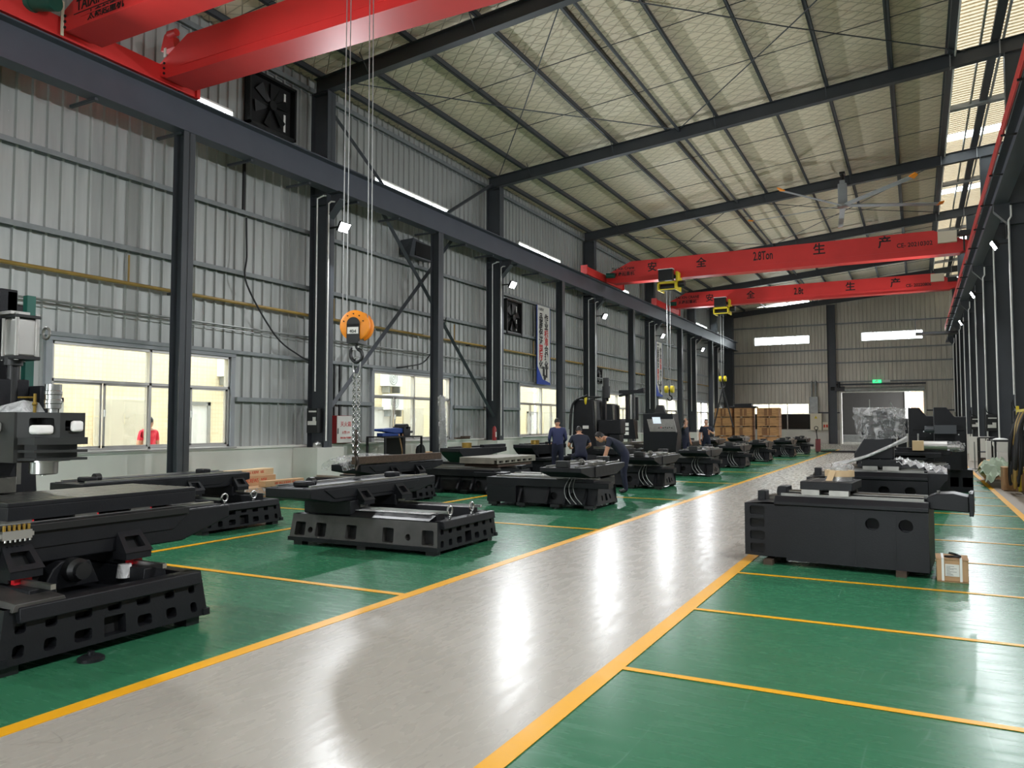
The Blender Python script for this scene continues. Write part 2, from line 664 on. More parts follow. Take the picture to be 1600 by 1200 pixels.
def finish(name, mb, mats, smooth=True, bevel=0.0, parent=None):
    me = bpy.data.meshes.new(name)
    me.from_pydata(mb.v, [], mb.f)
    if not isinstance(mats, (list, tuple)):
        mats = [mats]
    for m in mats:
        me.materials.append(m)
    if len(mats) > 1:
        me.polygons.foreach_set('material_index', mb.m)
    me.update()
    if smooth:
        me.polygons.foreach_set('use_smooth', [True] * len(me.polygons))
        me.set_sharp_from_angle(angle=math.radians(32))
    o = bpy.data.objects.new(name, me)
    COL.objects.link(o)
    if parent:
        o.parent = parent
    if bevel:
        b = o.modifiers.new('bevel', 'BEVEL')
        b.width = bevel
        b.segments = 2
        b.limit_method = 'ANGLE'
        b.angle_limit = math.radians(35)
    return o


EACH = {'foot', 'slide_pedestal', 'cylinder_cap', 'bearing_housing', 'wooden_skid', 'posts', 'bracket', 'bearing_block', 'slide_block', 'conductor', 'timber', 'post', 'door_frame', 'wheel',
        'trolley_wheel', 'column_rail', 'hole_web', 'seam_rib', 'bolt', 'bolt_hole', 'bracket_bolts', 'skid', 'column_opening', 'lid_flap', 'bolt_row', 'end_plate', 'dust_sheet', 'buffer_plate',
        'hook_sheave', 'oiled_film', 'fork', 'painted_daylight', 'rail_bar', 'cross_bar', 'plate_groove', 'label', 'leg', 'rail_tower', 'cable_bundle', 'sling', 'hook_block', 'sheave'}


def islands(mb):
    par = list(range(len(mb.v)))

    def find(i):
        while par[i] != i:
            par[i] = par[par[i]]
            i = par[i]
        return i
    for f in mb.f:
        r = find(f[0])
        for i in f[1:]:
            par[find(i)] = r
    out = {}
    for f, m in zip(mb.f, mb.m):
        out.setdefault(find(f[0]), []).append((f, m))
    res = []
    for fs in out.values():
        ids = sorted({i for f, _ in fs for i in f})
        mp = {j: k for k, j in enumerate(ids)}
        q = MB()
        q.v = [mb.v[i] for i in ids]
        q.f = [tuple(mp[i] for i in f) for f, _ in fs]
        q.m = [m for _, m in fs]
        res.append(q)
    return res


def part(name, mb, mats, parent, label=None, bevel=0.0, smooth=True):
    if name in EACH:
        isl = islands(mb)
        if len(isl) > 1:
            o = None
            for q in isl:
                p = finish(name, q, mats, smooth, bevel, parent)
                if label:
                    p['label'] = label
                o = o or p
            return o
    o = finish(name, mb, mats, smooth, bevel, parent)
    if label:
        o['label'] = label
    return o


def tag(o, label, cat, group=None, kind=None):
    o['label'] = label
    o['category'] = cat
    if group:
        o['group'] = group
    if kind:
        o['kind'] = kind
    return o


def thing(name, label, cat, loc=(0, 0, 0), rotz=0.0, group=None, kind=None):
    o = bpy.data.objects.new(name, None)
    o.empty_display_size = 0.2
    COL.objects.link(o)
    o.location = loc
    o.rotation_euler = (0, 0, rotz)
    return tag(o, label, cat, group, kind)


def solo(name, mb, mats, label, cat, group=None, kind=None, bevel=0.0, loc=(0, 0, 0), rotz=0.0):
    o = finish(name, mb, mats, True, bevel)
    o.location = loc
    o.rotation_euler = (0, 0, rotz)
    return tag(o, label, cat, group, kind)


def struct(name, mb, mats, label=None, parent=None, bevel=0.0, cat=None):
    o = finish(name, mb, mats, True, bevel, parent)
    o['kind'] = 'structure'
    if label:
        o['label'] = label
    if cat and not parent:
        o['category'] = cat
    return o


def dup(root, loc, rotz, label, group=None, skip=()):
    r = root.copy()
    COL.objects.link(r)
    r.location = loc
    r.rotation_euler = (0, 0, rotz)
    r['label'] = label
    if group:
        r['group'] = group
    for ch in list(root.children):
        if ch.name.split('.')[0] in skip:
            continue
        c = ch.copy()
        COL.objects.link(c)
        c.parent = r
        for g in list(ch.children):
            d = g.copy()
            COL.objects.link(d)
            d.parent = c
    return r


def text(name, body, size, origin, right, up, m, parent, width=None, align='LEFT', label=None, spacing=1.0, extr=0.002, bold=0.0):
    """lettering: a font curve turned into a real mesh"""
    cu = bpy.data.curves.new(name, 'FONT')
    cu.body = body
    cu.size = size
    cu.extrude = extr
    cu.resolution_u = 3
    cu.offset = bold * size
    cu.align_x = align
    cu.align_y = 'CENTER'
    tmp = bpy.data.objects.new(name, cu)
    COL.objects.link(tmp)
    dg = bpy.context.evaluated_depsgraph_get()
    me = bpy.data.meshes.new_from_object(tmp.evaluated_get(dg))
    bpy.data.objects.remove(tmp)
    me.materials.clear()
    me.materials.append(m)
    R = Vector(right).normalized()
    U = Vector(up).normalized()
    Nn = R.cross(U)
    mt = Matrix((R, U, Nn)).transposed().to_4x4()
    if width:
        me.transform(Matrix.Diagonal((width, 1, 1, 1)))
    me.transform(Matrix.Translation(Vector(origin)) @ mt)
    o = bpy.data.objects.new(name, me)
    COL.objects.link(o)
    if parent:
        o.parent = parent
    if label:
        o['label'] = label
    return o


def catmull(pts, k=6):
    pts = [Vector(p) for p in pts]
    out = []
    n = len(pts)
    for i in range(n - 1):
        p0, p1, p2, p3 = pts[max(0, i - 1)], pts[i], pts[i + 1], pts[min(n - 1, i + 2)]
        for j in range(k):
            t = j / k
            out.append(0.5 * ((2 * p1) + (p2 - p0) * t + (2 * p0 - 5 * p1 + 4 * p2 - p3) * t * t + (3 * p1 - p0 - 3 * p2 + p3) * t ** 3))
    out.append(pts[-1])
    return out

# ================================================================== SETTING
YN, YF = -10.0, 64.5          # near and far ends of the hall
XL, XR = -14.1, 3.4           # cladding planes
BAY = 9.2
MAIN_Y = [-3.3, 5.9, 15.1, 24.3, 33.5, 42.7, 51.9, 58.4]
THIN_Y = [1.3, 10.5, 19.8, 29.1, 38.1, 47.3, 55.4]
WIN_Y0 = [-9.9, -0.7, 8.5, 17.95, 27.25, 36.5, 45.8, 54.5]


def raf(x):
    return 10.2 + 0.0895 * (x + 13.4)


def roof(x):
    return raf(x) + 0.62


# ---- floor with painted aisle and lines
fl = struct('floor', MB().box(-14.3, 3.6, YN, YF + 0.3, -0.2, 0.0), M_fgreen, 'glossy green epoxy floor of the workshop', cat='floor')
part('aisle_paint', MB().box(-4.20, -1.81, YN, YF, 0.0, 0.002), M_faisle, fl, 'grey painted walkway')
part('edge_paint', MB().box(1.56, 3.6, YN, YF, 0.0, 0.002), M_fgrey, fl, 'bare grey strip along the columns')
part('far_paint', MB().box(-14.0, -4.2, 50.5, YF, 0.0, 0.0025), M_faisle, fl, 'grey painted floor by the far door')
for x0, x1 in ((-4.29, -4.17), (-1.86, -1.735), (1.49, 1.60)):
    part('yellow_line', MB().box(x0, x1, YN, 50.5 if x0 < -4 else YF, 0.002, 0.005), M_fline, fl)
for k in range(-4, 26):
    y = 4.86 + 1.815 * k
    if y < 52:
        part('yellow_line', MB().box(-1.735, 1.49, y - 0.03, y + 0.03, 0.002, 0.005), M_fline, fl)
for k in range(-3, 9):
    y = 5.95 + 4.95 * k
    part('yellow_line', MB().box(-13.4, -4.29, y - 0.04, y + 0.04, 0.002, 0.005), M_fline, fl)
part('yellow_line', MB().box(-8.50, -8.40, YN, 50.4, 0.0022, 0.0052), M_fline, fl)

# ---- corrugated cladding: sheets as parts of the walls


def sheet_mesh(name, w, z0, z1, m, ribs=3, axis='y', h=0.046):
    """one trapezoid-ribbed sheet, local: 0..w along the wall, ribs towards the hall"""
    mb = MB()
    pr = []
    p = w / ribs
    for i in range(ribs):
        b = i * p
        pr += [(b, 0.0), (b + p * 0.36, 0.0), (b + p * 0.42, h), (b + p * 0.58, h), (b + p * 0.64, 0.0)]
    pr.append((w, 0.0))
    vs, fs = [], []
    for (u, d) in pr:
        for z in (z0, z1):
            vs.append((d, u, z) if axis == 'y' else (u, -d, z))
    for i in range(len(pr) - 1):
        fs.append((2 * i, 2 * i + 2, 2 * i + 3, 2 * i + 1))
    mb.add(vs, fs)
    me = bpy.data.meshes.new(name)
    me.from_pydata(mb.v, [], mb.f)
    me.materials.append(m)
    return me


def put_sheet(me, parent, x, y):
    o = bpy.data.objects.new('wall_sheet', me)
    COL.objects.link(o)
    o.parent = parent
    o.location = (x, y, 0)
    return o


dado = MB().box(-14.35, -13.92, YN, YF, 0.0, 1.0).box(-14.35, -13.86, YN, YF, 1.0, 1.05)
wl = struct('wall_left', dado, M_rock, 'long wall of ribbed metal sheets above a white dado', cat='wall')
ZT = 10.95
shA = sheet_mesh('wall_sheet', (BAY - 4.15) / 6, 1.05, ZT, M_sheet)
shB = sheet_mesh('wall_sheet', 4.15 / 5, 3.17, 8.58, M_sheet)
shC = sheet_mesh('wall_sheet', 4.15 / 5, 8.93, ZT, M_sheet)
for i, y0 in enumerate(WIN_Y0):
    y1 = WIN_Y0[i + 1] if i + 1 < len(WIN_Y0) else YF
    for k in range(5):
        put_sheet(shB, wl, XL, y0 + k * 0.83)
        put_sheet(shC, wl, XL, y0 + k * 0.83)
    a = y0 + 4.15
    n = max(1, round((y1 - a) / 0.84))
    s = (y1 - a) / n
    for k in range(n):
        o = put_sheet(shA, wl, XL, a + k * s)
        o.scale = (1, s / ((BAY - 4.15) / 6), 1)

# ---- windows of the left wall


WLAB = {1: 'sliding window behind the camera, farther one', 2: 'sliding window behind the camera, nearer one', 3: 'nearest sliding window of the left wall, a person in red outside', 4: 'second sliding window of the left wall, behind the vise stand',
        5: 'third sliding window of the left wall, under the banner', 6: 'fourth sliding window of the left wall, behind the column machines', 7: 'fifth sliding window of the left wall, beyond the far banner',
        8: 'sixth sliding window of the left wall, near the end', 9: 'last sliding window of the left wall, in the far corner'}


def window(n, y0, w=4.15, z0=1.06, z1=3.12):
    fr = MB()
    t = 0.055
    xa, xb = -14.16, -14.02
    zr = 2.40
    fr.box(xa, xb, y0, y0 + w, z0, z0 + t).box(xa, xb, y0, y0 + w, z1 - t, z1)
    fr.box(xa, xb, y0, y0 + t, z0, z1).box(xa, xb, y0 + w - t, y0 + w, z0, z1)
    fr.box(xa, xb, y0, y0 + w, zr - t / 2, zr + t / 2)
    fr.box(xa, xb, y0 + w / 2 - t / 2, y0 + w / 2 + t / 2, z0, z1)
    o = struct('window_%d' % n, fr, M_alu, WLAB[n], cat='window')
    for k in range(2):
        a = y0 + t + k * (w - t) / 2
        part('pane', MB().box(-14.10, -14.09, a, a + w / 2 - 1.5 * t, zr + t / 2, z1 - t), M_glass, o)
    sw = (w - 3 * t) / 4
    for k in range(4):
        a = y0 + t + k * (sw + t / 3)
        x = -14.08 if k % 2 else -14.11
        s = MB()
        b = 0.04
        s.box(x, x + 0.03, a, a + b, z0 + t, zr - t / 2).box(x, x + 0.03, a + sw - b, a + sw, z0 + t, zr - t / 2)
        s.box(x, x + 0.03, a, a + sw, z0 + t, z0 + t + b).box(x, x + 0.03, a, a + sw, zr - t / 2 - b, zr - t / 2)
        so = part('sash', s, M_alu, o)
        part('pane', MB().box(x + 0.012, x + 0.018, a + b, a + sw - b, z0 + t + b, zr - t / 2 - b), M_glass, so)
        if k % 2:
            part('latch', MB().box(x + 0.03, x + 0.06, a + 0.005, a + 0.035, 1.72, 1.86), M_white, so)
    part('window_sill', MB().box(-14.1, -13.82, y0 - 0.05, y0 + w + 0.05, z0 - 0.03, z0 + 0.005), M_alu, o)
    part('lintel', MB().box(-14.1, -13.96, y0 - 0.12, y0 + w + 0.12, z1, z1 + 0.09).box(-14.1, -13.98, y0 - 0.12, y0, z0, z1).box(-14.1, -13.98, y0 + w, y0 + w + 0.12, z0, z1), M_colr, o)
    # clerestory strip of the same bay
    c = MB()
    c.box(-14.14, -14.05, y0, y0 + w, 8.58, 8.62).box(-14.14, -14.05, y0, y0 + w, 8.89, 8.93)
    c.box(-14.14, -14.05, y0, y0 + 0.04, 8.58, 8.93).box(-14.14, -14.05, y0 + w - 0.04, y0 + w, 8.58, 8.93)
    for k in range(1, 4):
        c.box(-14.12, -14.07, y0 + w * k / 4 - 0.015, y0 + w * k / 4 + 0.015, 8.6, 8.9)
    c = struct('window_%d' % (n + 20), c, M_white, 'narrow clerestory strip window above the beam, over the ' + WLAB[n].split(',')[0], cat='window')
    for k in range(4):
        part('pane', MB().box(-14.10, -14.095, y0 + w * k / 4 + 0.015, y0 + w * (k + 1) / 4 - 0.015, 8.62, 8.89), M_glass, c)


for i, y0 in enumerate(WIN_Y0):
    window(i + 1, y0)
window(9, 60.3, 3.6)

# ---- girts and long pipes of the left wall
for z, d, m in ((2.15, 0.10, M_girt), (5.1, 0.10, M_girt), (6.55, 0.10, M_girt), (8.45, 0.12, M_girt), (10.35, 0.12, M_girt)):
    gm = MB()
    gm.box(-14.07, -13.90, YN, YF, z - 0.006, z + 0.006)
    gm.box(-13.906, -13.894, YN, YF, z - d / 2, z + d / 2).box(-14.07, -14.058, YN, YF, z - d / 2, z + d / 2)
    if z == 2.15:
        ends = []
        prev = YN
        gm = MB()
        for y0 in WIN_Y0 + [60.3]:
            if y0 > prev + 0.3:
                gm.box(-14.07, -13.9, prev, y0 - 0.12, z - 0.05, z + 0.05)
            prev = y0 + 4.27
    struct('wall_girt', gm, m, 'grey steel girt running along the left wall %.1f m up' % z, cat='girt')
struct('wall_girt', MB().box(-14.06, -13.92, YN, YF, 3.2, 3.28), M_girt, 'grey steel girt along the heads of the left windows', cat='girt')
yp = thing('gas_pipe', 'thick yellow pipe running along the left wall above the windows', 'pipe')
part('pipe', MB().cyl((-13.86, YN, 4.38), (-13.86, 63.4, 4.38), 0.038, 10), M_ypipe, yp)
for k in range(9):
    y = 9.9 + k * 6.1
    part('branch', MB().cyl((-13.86, y, 4.38), (-13.86, y, 4.95), 0.02, 8), M_ypipe, yp)
    part('bracket', MB().box(-14.0, -13.84, y + 1.0, y + 1.04, 4.30, 4.35), M_col, yp)
tag(finish('air_pipe', MB().cyl((-13.9, YN, 3.82), (-13.9, YF, 3.82), 0.024, 8).cyl((-13.9, YN, 3.74), (-13.9, YF, 3.74), 0.012, 6), M_galv), 'thin grey pipe under the yellow pipe on the left wall', 'pipe')

# ---- steel frame: columns


def ibeam_z(mb, x0, x1, y, fw, z0, z1, tf=0.016, tw=0.012):
    mb.box(x0, x0 + tf, y - fw / 2, y + fw / 2, z0, z1).box(x1 - tf, x1, y - fw / 2, y + fw / 2, z0, z1)
    mb.box(x0, x1, y - tw / 2, y + tw / 2, z0, z1)
    return mb


NTH = ['first', 'second', 'third', 'fourth', 'fifth', 'sixth', 'seventh', 'eighth', 'ninth', 'tenth']
LAMP_L = [-3.3, 5.9, 15.1, 24.3, 33.5, 42.7]
for i, y in enumerate(MAIN_Y):
    mb = ibeam_z(MB(), -13.78, -13.22, y, 0.30, 0.0, raf(-13.75))
    mb.box(-13.82, -13.18, y - 0.2, y + 0.2, 0.0, 0.03)
    for z in (7.2, 7.46, 10.12):
        mb.box(-13.77, -13.23, y - 0.14, y + 0.14, z, z + 0.015)
    c = struct('steel_column', mb, M_col, 'tall dark grey main column of the left wall, %s from the near end' % NTH[i], cat='column')
    br = MB().prism([(-13.22, 7.48), (-12.82, 7.48), (-12.82, 7.28), (-13.22, 6.85)], 'y', y - 0.008, y + 0.008)
    br.box(-13.22, -12.8, y - 0.14, y + 0.14, 7.46, 7.48)
    br.hexa([(-13.22, y - .13, 6.85), (-12.82, y - .13, 7.27), (-12.82, y + .13, 7.27), (-13.22, y + .13, 6.85), (-13.22, y - .13, 6.87), (-12.82, y - .13, 7.29), (-12.82, y + .13, 7.29), (-13.22, y + .13, 6.87)])
    part('corbel', br, M_col, c)
    cd = MB()
    cd.tube([(-13.5, y - 0.19, 2.4), (-13.5, y - 0.19, 7.35), (-13.3, y - 0.19, 7.4)], 0.02, 8)
    cd.tube([(-13.18, y - 0.12, 1.15), (-13.18, y - 0.12, 7.2), (-13.12, y - 0.1, 7.25), (-13.05, y + 0.1, 7.28), (-13.05, y + 0.12, 7.42), (-13.4, y - 0.1, 7.44)], 0.021, 8)
    part('conduit', cd, M_white, c, 'white plastic conduit')
    part('base_collar', MB().box(-13.93, -13.12, y - 0.5, y + 0.5, 0, 0.985), M_rock, c, 'white painted plinth')
for i, y in enumerate(THIN_Y):
    mb = ibeam_z(MB(), -13.2, -12.9, y, 0.28, 0.0, 7.48)
    mb.box(-13.3, -12.8, y - 0.2, y + 0.2, 0, 0.025)
    struct('steel_column', mb, M_col, 'slim grey crane post under the left runway beam, %s from the near end' % NTH[i], cat='column')

# ---- runway beams and rails
mb = MB().box(-13.06, -13.045, YN, YF - 0.3, 7.5, 8.15).box(-13.22, -12.88, YN, YF - 0.3, 7.48, 7.5).box(-13.24, -12.86, YN, YF - 0.3, 8.15, 8.18)
rbm = struct('runway_beam', mb, M_beam, 'long blue-grey crane runway beam along the left wall', cat='beam')
part('crane_rail', MB().box(-13.08, -13.02, YN, YF - 0.4, 8.18, 8.24), M_beam, rbm)
y = -8.0
while y < 62:
    part('tie_bracket', MB().box(-13.75, -13.0, y - 0.03, y + 0.03, 7.43, 7.48), M_col, rbm)
    y += 1.84
mb = MB().box(2.09, 2.105, YN, YF - 0.3, 7.5, 8.15).box(1.93, 2.27, YN, YF - 0.3, 7.48, 7.5).box(1.92, 2.28, YN, YF - 0.3, 8.15, 8.18)
rbr = struct('runway_beam', mb, M_beam, 'long dark crane runway beam above the right columns', cat='beam')
part('crane_rail', MB().box(2.07, 2.13, YN, YF - 0.4, 8.18, 8.24), M_beam, rbr)
bus = thing('conductor_rail', 'red crane conductor bars along the right runway beam', 'rail')
for k in range(4):
    part('bar', MB().box(1.72, 1.755, YN, 58.0, 7.70 + k * 0.068, 7.75 + k * 0.068), M_red, bus)
for k in range(22):
    yy = -8 + k * 3.0
    part('hanger', MB().box(1.70, 2.09, yy - 0.015, yy + 0.015, 7.66, 7.70).box(1.756, 1.77, yy - 0.015, yy + 0.015, 7.66, 7.98), M_black, bus)

# ---- right columns
RMAIN = [-3.3, 5.9, 15.1, 24.3, 33.5, 42.7, 51.9, 60.6]
RTHIN = [1.3, 10.5, 19.7, 28.9, 38.1, 47.3, 56.2]
for i, y in enumerate(RMAIN):
    mb = ibeam_z(MB(), 2.3, 3.05, y, 0.34, 0.0, raf(2.3))
    for z in (6.9, 7.46, 9.0):
        mb.box(2.31, 3.04, y - 0.16, y + 0.16, z, z + 0.015)
    c = struct('steel_column', mb, M_col, 'deep dark grey main column of the right side, %s from the near end' % NTH[i], cat='column')
    part('corbel', MB().prism([(2.3, 7.48), (1.95, 7.48), (1.95, 7.3), (2.3, 6.9)], 'y', y - 0.12, y + 0.12), M_col, c)
    cd = MB().tube([(2.27, y - 0.2, 2.35 if i % 2 else 1.0), (2.27, y - 0.2, 7.0), (2.33, y - 0.2, 7.1), (2.33, y - 0.2, 7.4)], 0.024, 8)
    part('conduit', cd, M_white, c, 'white plastic conduit')
for i, y in enumerate(RTHIN):
    mb = ibeam_z(MB(), 2.3, 2.8, y, 0.30, 0.0, 7.48)
    c = struct('steel_column', mb, M_col, 'dark grey crane post of the right side, %s from the near end' % NTH[i], cat='column')
    part('conduit', MB().tube([(2.27, y - 0.18, 1.0), (2.27, y - 0.18, 7.2)], 0.022, 8), M_white, c, 'white plastic conduit')
    if y > 20:
        part('plinth', MB().box(1.92, 2.55, y - 0.3, y + 0.3, 0, 1.02), M_rock, c, 'white painted plinth')
wr = MB()
n = int((YF - YN) / 0.3)
vs, fs = [], []
pr = []
for i in range(n):
    b = YN + i * 0.3
    pr += [(b, 0), (b + .11, 0), (b + .13, -.03), (b + .17, -.03), (b + .19, 0)]
for (u, d) in pr:
    vs += [(XR + d, u, 1.0), (XR + d, u, 10.9)]
fs = [(2 * i, 2 * i + 1, 2 * i + 3, 2 * i + 2) for i in range(len(pr) - 1)]
wr.add(vs, fs)
wrr = struct('wall_right', wr, M_sheet, 'ribbed metal wall behind the right columns', cat='wall')
part('dado', MB().box(XR - 0.08, XR + 0.2, YN, YF, 0, 1.0), M_rock, wrr)
for z in (2.6, 4.4, 6.2, 9.2):
    struct('wall_girt', MB().box(3.18, 3.36, YN, YF, z - 0.06, z + 0.06), M_col, 'grey steel girt along the right wall %.1f m up' % z, cat='girt')

# ---- rafters, purlins, rods
for i, y in enumerate(MAIN_Y + [64.25]):
    mb = MB()

    def strip(a, b, z_off0, z_off1, y0, y1, mi=0):
        mb.hexa([(a, y0, raf(a) + z_off0), (b, y0, raf(b) + z_off0), (b, y1, raf(b) + z_off0), (a, y1, raf(a) + z_off0),
                 (a, y0, raf(a) + z_off1), (b, y0, raf(b) + z_off1), (b, y1, raf(b) + z_off1), (a, y1, raf(a) + z_off1)], mi)
    strip(-13.75, 3.3, 0.0, 0.014, y - 0.11, y + 0.11)
    strip(-13.75, 3.3, 0.386, 0.4, y - 0.11, y + 0.11)
    strip(-13.75, 3.3, 0.014, 0.386, y - 0.006, y + 0.006)
    ro = struct('roof_rafter', mb, M_col, 'sloping steel rafter across the roof, %s from the near end' % NTH[i], cat='rafter')
    part('end_plate', MB().box(1.02, 1.05, y - .11, y + .11, raf(1.03), raf(1.03) + .42).box(2.2, 2.23, y - .11, y + .11, raf(2.2), raf(2.2) + .42), M_colr, ro)
    for x in (-12.0, -8.87, -5.46, -2.18):
        fb = MB()
        for sg in (-1, 1):
            fb.tube([(x, y + sg * 0.02, raf(x) + 0.02), (x, y + sg * 0.42, raf(x) + 0.44)], 0.014, 5)
        part('fly_brace', fb, M_col, ro)
PUR_X = [-13.6, -12.35, -10.7, -8.87, -7.09, -5.46, -3.79, -2.18, -0.45, 1.0]
for i, x in enumerate(PUR_X):
    z = raf(x) + 0.4
    mb = MB().box(x - 0.006, x + 0.006, YN, YF, z, z + 0.2).box(x - 0.006, x + 0.075, YN, YF, z, z + 0.012).box(x - 0.075, x + 0.006, YN, YF, z + 0.188, z + 0.2)
    mb.box(x + 0.065, x + 0.075, YN, YF, z, z + 0.035)
    if i == len(PUR_X) - 1:
        mb.box(x - 0.02, x + 0.16, YN, YF, z - 0.05, z + 0.22)
    struct('purlin', mb, M_col, 'steel roof purlin running the length of the hall, %s from the left eave' % NTH[i], cat='purlin')
struct('tie_pipe', MB().cyl((-6.65, YN, raf(-6.65) + 0.3), (-6.65, YF, raf(-6.65) + 0.3), 0.045, 10), M_col, 'round tie pipe under the roof beside a purlin', cat='pipe')
sag = [(y + d) for y in MAIN_Y for d in (3.1, 6.1) if y + d < YF]
for y in sag:
    struct('sag_rod', MB().tube([(-13.4, y, raf(-13.4) + 0.47), (1.0, y, raf(1.0) + 0.47)], 0.012, 5), M_col, 'thin sag rod across the purlins about %d m in' % round(y), cat='rod')
for y0 in (15.1, 33.5, -3.3):
    for (xa, xb) in ((-13.3, -6.7), (-6.6, 1.4)):
        for s in (0, 1):
            a, b = (y0 + 0.1, y0 + 9.1) if s == 0 else (y0 + 9.1, y0 + 0.1)
            struct('bracing_rod', MB().tube([(xa, a, raf(xa) + 0.33), ((xa + xb) / 2, (a + b) / 2, raf((xa + xb) / 2) + 0.26), (xb, b, raf(xb) + 0.33)], 0.016, 6), M_col,
                   'diagonal roof bracing rod in the bay %d m in, from %s, %s half' % (y0, ['near left', 'far left'][s], ['left', 'right'][xa > -7]), cat='rod')

# ---- roof: insulation sheets between purlins, translucent sheets by the ridge
ce = None
for i in range(len(PUR_X) - 1):
    xa, xb = PUR_X[i] - (0.8 if i == 0 else 0), PUR_X[i + 1]



    if ce is None:
        mb_ = MB()
        mb_.hexa([(xa, YN, roof(xa)), (xb, YN, roof(xb)), (xb, YF, roof(xb)), (xa, YF, roof(xa)), (xa, YN, roof(xa) + .05), (xb, YN, roof(xb) + .05), (xb, YF, roof(xb) + .05), (xa, YF, roof(xa) + .05)])
        ce = struct('ceiling', mb_, M_ins, 'roof lined with quilted foil-faced insulation', cat='ceiling')
    else:
        mb_ = MB()
        mb_.hexa([(xa, YN, roof(xa)), (xb, YN, roof(xb)), (xb, YF, roof(xb)), (xa, YF, roof(xa)), (xa, YN, roof(xa) + .05), (xb, YN, roof(xb) + .05), (xb, YF, roof(xb) + .05), (xa, YF, roof(xa) + .05)])
        part('insulation_sheet', mb_, M_ins, ce)
# translucent ribbed sheets and open-glazed skylight strips right of the ridge purlin
SKYL = [(-2.4, -1.6), (6.8, 7.6), (15.9, 16.7), (25.0, 25.75), (31.95, 32.75), (39.5, 40.3), (44.0, 44.7), (50.6, 51.3)]
rr = None
yy = YN
segs = []
for a, b in SKYL + [(YF, YF)]:
    segs.append((yy, a))
    yy = b
for (a, b) in segs:
    n = 2 * max(2, int((b - a) / 0.2))
    mb = MB()
    vs, fs = [], []
    for i in range(n + 1):
        y = a + (b - a) * (i + (0.35 if i % 2 else 0)) / n
        dz = 0.0
        for x in (1.14, 3.42):
            vs.append((x, y, roof(x) + 0.02 + dz))
    for i in range(n):
        fs.append((2 * i, 2 * i + 1, 2 * i + 3, 2 * i + 2))
    for i in range(n):
        if i % 2:
            y = vs[2 * i][1]
            w_ = vs[2 * i + 2][1] - y
            mb.hexa([(1.14, y, roof(1.14) + .008), (3.42, y, roof(3.42) + .008), (3.42, y + w_, roof(3.42) + .008), (1.14, y + w_, roof(1.14) + .008),
                     (1.14, y, roof(1.14) + .02), (3.42, y, roof(3.42) + .02), (3.42, y + w_, roof(3.42) + .02), (1.14, y + w_, roof(1.14) + .02)], 1)
        else:
            mb.add([vs[j] for j in fs[i]], [(0, 1, 2, 3)])
    if rr is None:
        rr = struct('ceiling_strip', mb, [M_frp, M_frp2], 'cream translucent ribbed roof sheets beside the ridge', cat='ceiling')
    else:
        part('roof_sheet', mb, [M_frp, M_frp2], rr)
for (a, b) in SKYL:
    mb = MB().hexa([(1.14, a, roof(1.14) + .03), (3.42, a, roof(3.42) + .03), (3.42, b, roof(3.42) + .03), (1.14, b, roof(1.14) + .03), (1.14, a, roof(1.14) + .036), (3.42, a, roof(3.42) + .036), (3.42, b, roof(3.42) + .036), (1.14, b, roof(1.14) + .036)])
    part('skylight_pane', mb, M_glass, rr)
for x, w, m in ((1.75, 0.05, M_colr), (2.02, 0.22, M_col), (2.3, 0.05, M_colr), (2.9, 0.07, M_col)):
    part('roof_batten', MB().hexa([(x, YN, roof(x) - .14), (x + w, YN, roof(x) - .14), (x + w, YF, roof(x) - .14), (x, YF, roof(x) - .14), (x, YN, roof(x) - .02), (x + w, YN, roof(x) - .02), (x + w, YF, roof(x) - .02), (x, YF, roof(x) - .02)]), m, rr)
for i, y in enumerate(MAIN_Y):
    part('cross_batten', MB().hexa([(1.1, y + 4.5, roof(1.1) - .22), (3.3, y + 4.5, roof(3.3) - .22), (3.3, y + 4.7, roof(3.3) - .22), (1.1, y + 4.7, roof(1.1) - .22), (1.1, y + 4.5, roof(1.1) - .06), (3.3, y + 4.5, roof(3.3) - .06), (3.3, y + 4.7, roof(3.3) - .06), (1.1, y + 4.7, roof(1.1) - .06)]), M_colr, rr)
struct('eave_trim', MB().box(1.14, 1.18, YN, YF, raf(1.1) + 0.3, raf(1.1) + 0.62), M_white, 'pale flashing where the insulation ends', cat='trim')
struct('trim_right', MB().box(3.3, 3.5, YN, YF, 10.85, 12.6), M_sheet, 'upper cladding above the right wall', cat='trim')

# ---- wall braces in the second visible bay
def bar(name, a, b, w, m, label):
    a, b = Vector(a), Vector(b)
    mb = MB().tube([a, b], w, 4)
    return struct(name, mb, m, label, cat='brace')


bar('wall_brace', (-13.6, 17.7, 7.75), (-13.5, 24.2, 1.85), 0.07, M_col, 'diagonal steel wall brace falling away from the camera below the beam')
bar('wall_brace', (-13.62, 21.6, 7.75), (-13.55, 15.3, 1.75), 0.07, M_col, 'diagonal steel wall brace rising away from the camera below the beam')
bar('wall_brace', (-13.6, 15.3, 10.0), (-13.6, 18.3, 8.2), 0.06, M_col, 'short diagonal brace above the beam at the column with the first lamp')
bar('wall_brace', (-13.6, 24.2, 10.3), (-13.6, 21.0, 8.4), 0.06, M_col, 'short diagonal brace above the beam at the column with the second lamp')
bar('wall_brace', (-13.6, 58.6, 7.4), (-13.6, 63.9, 1.8), 0.06, M_col, 'diagonal steel wall brace in the last bay')

# ---- end wall
ew = struct('wall_far', MB().box(-14.3, -5.35, YF, YF + 0.25, 0, 1.05).box(0.6, 3.5, YF, YF + 0.25, 0, 1.05), M_rock, 'far end wall of ribbed metal sheets above a white dado', cat='wall')
def endsheet(x0, x1, z0, z1):
    n = max(1, round((x1 - x0) / 0.84))
    s = (x1 - x0) / n
    me = sheet_mesh('wall_sheet', s, z0, z1, M_sheete, 3, 'x')
    for k in range(n):
        put_sheet(me, ew, x0 + k * s, YF)


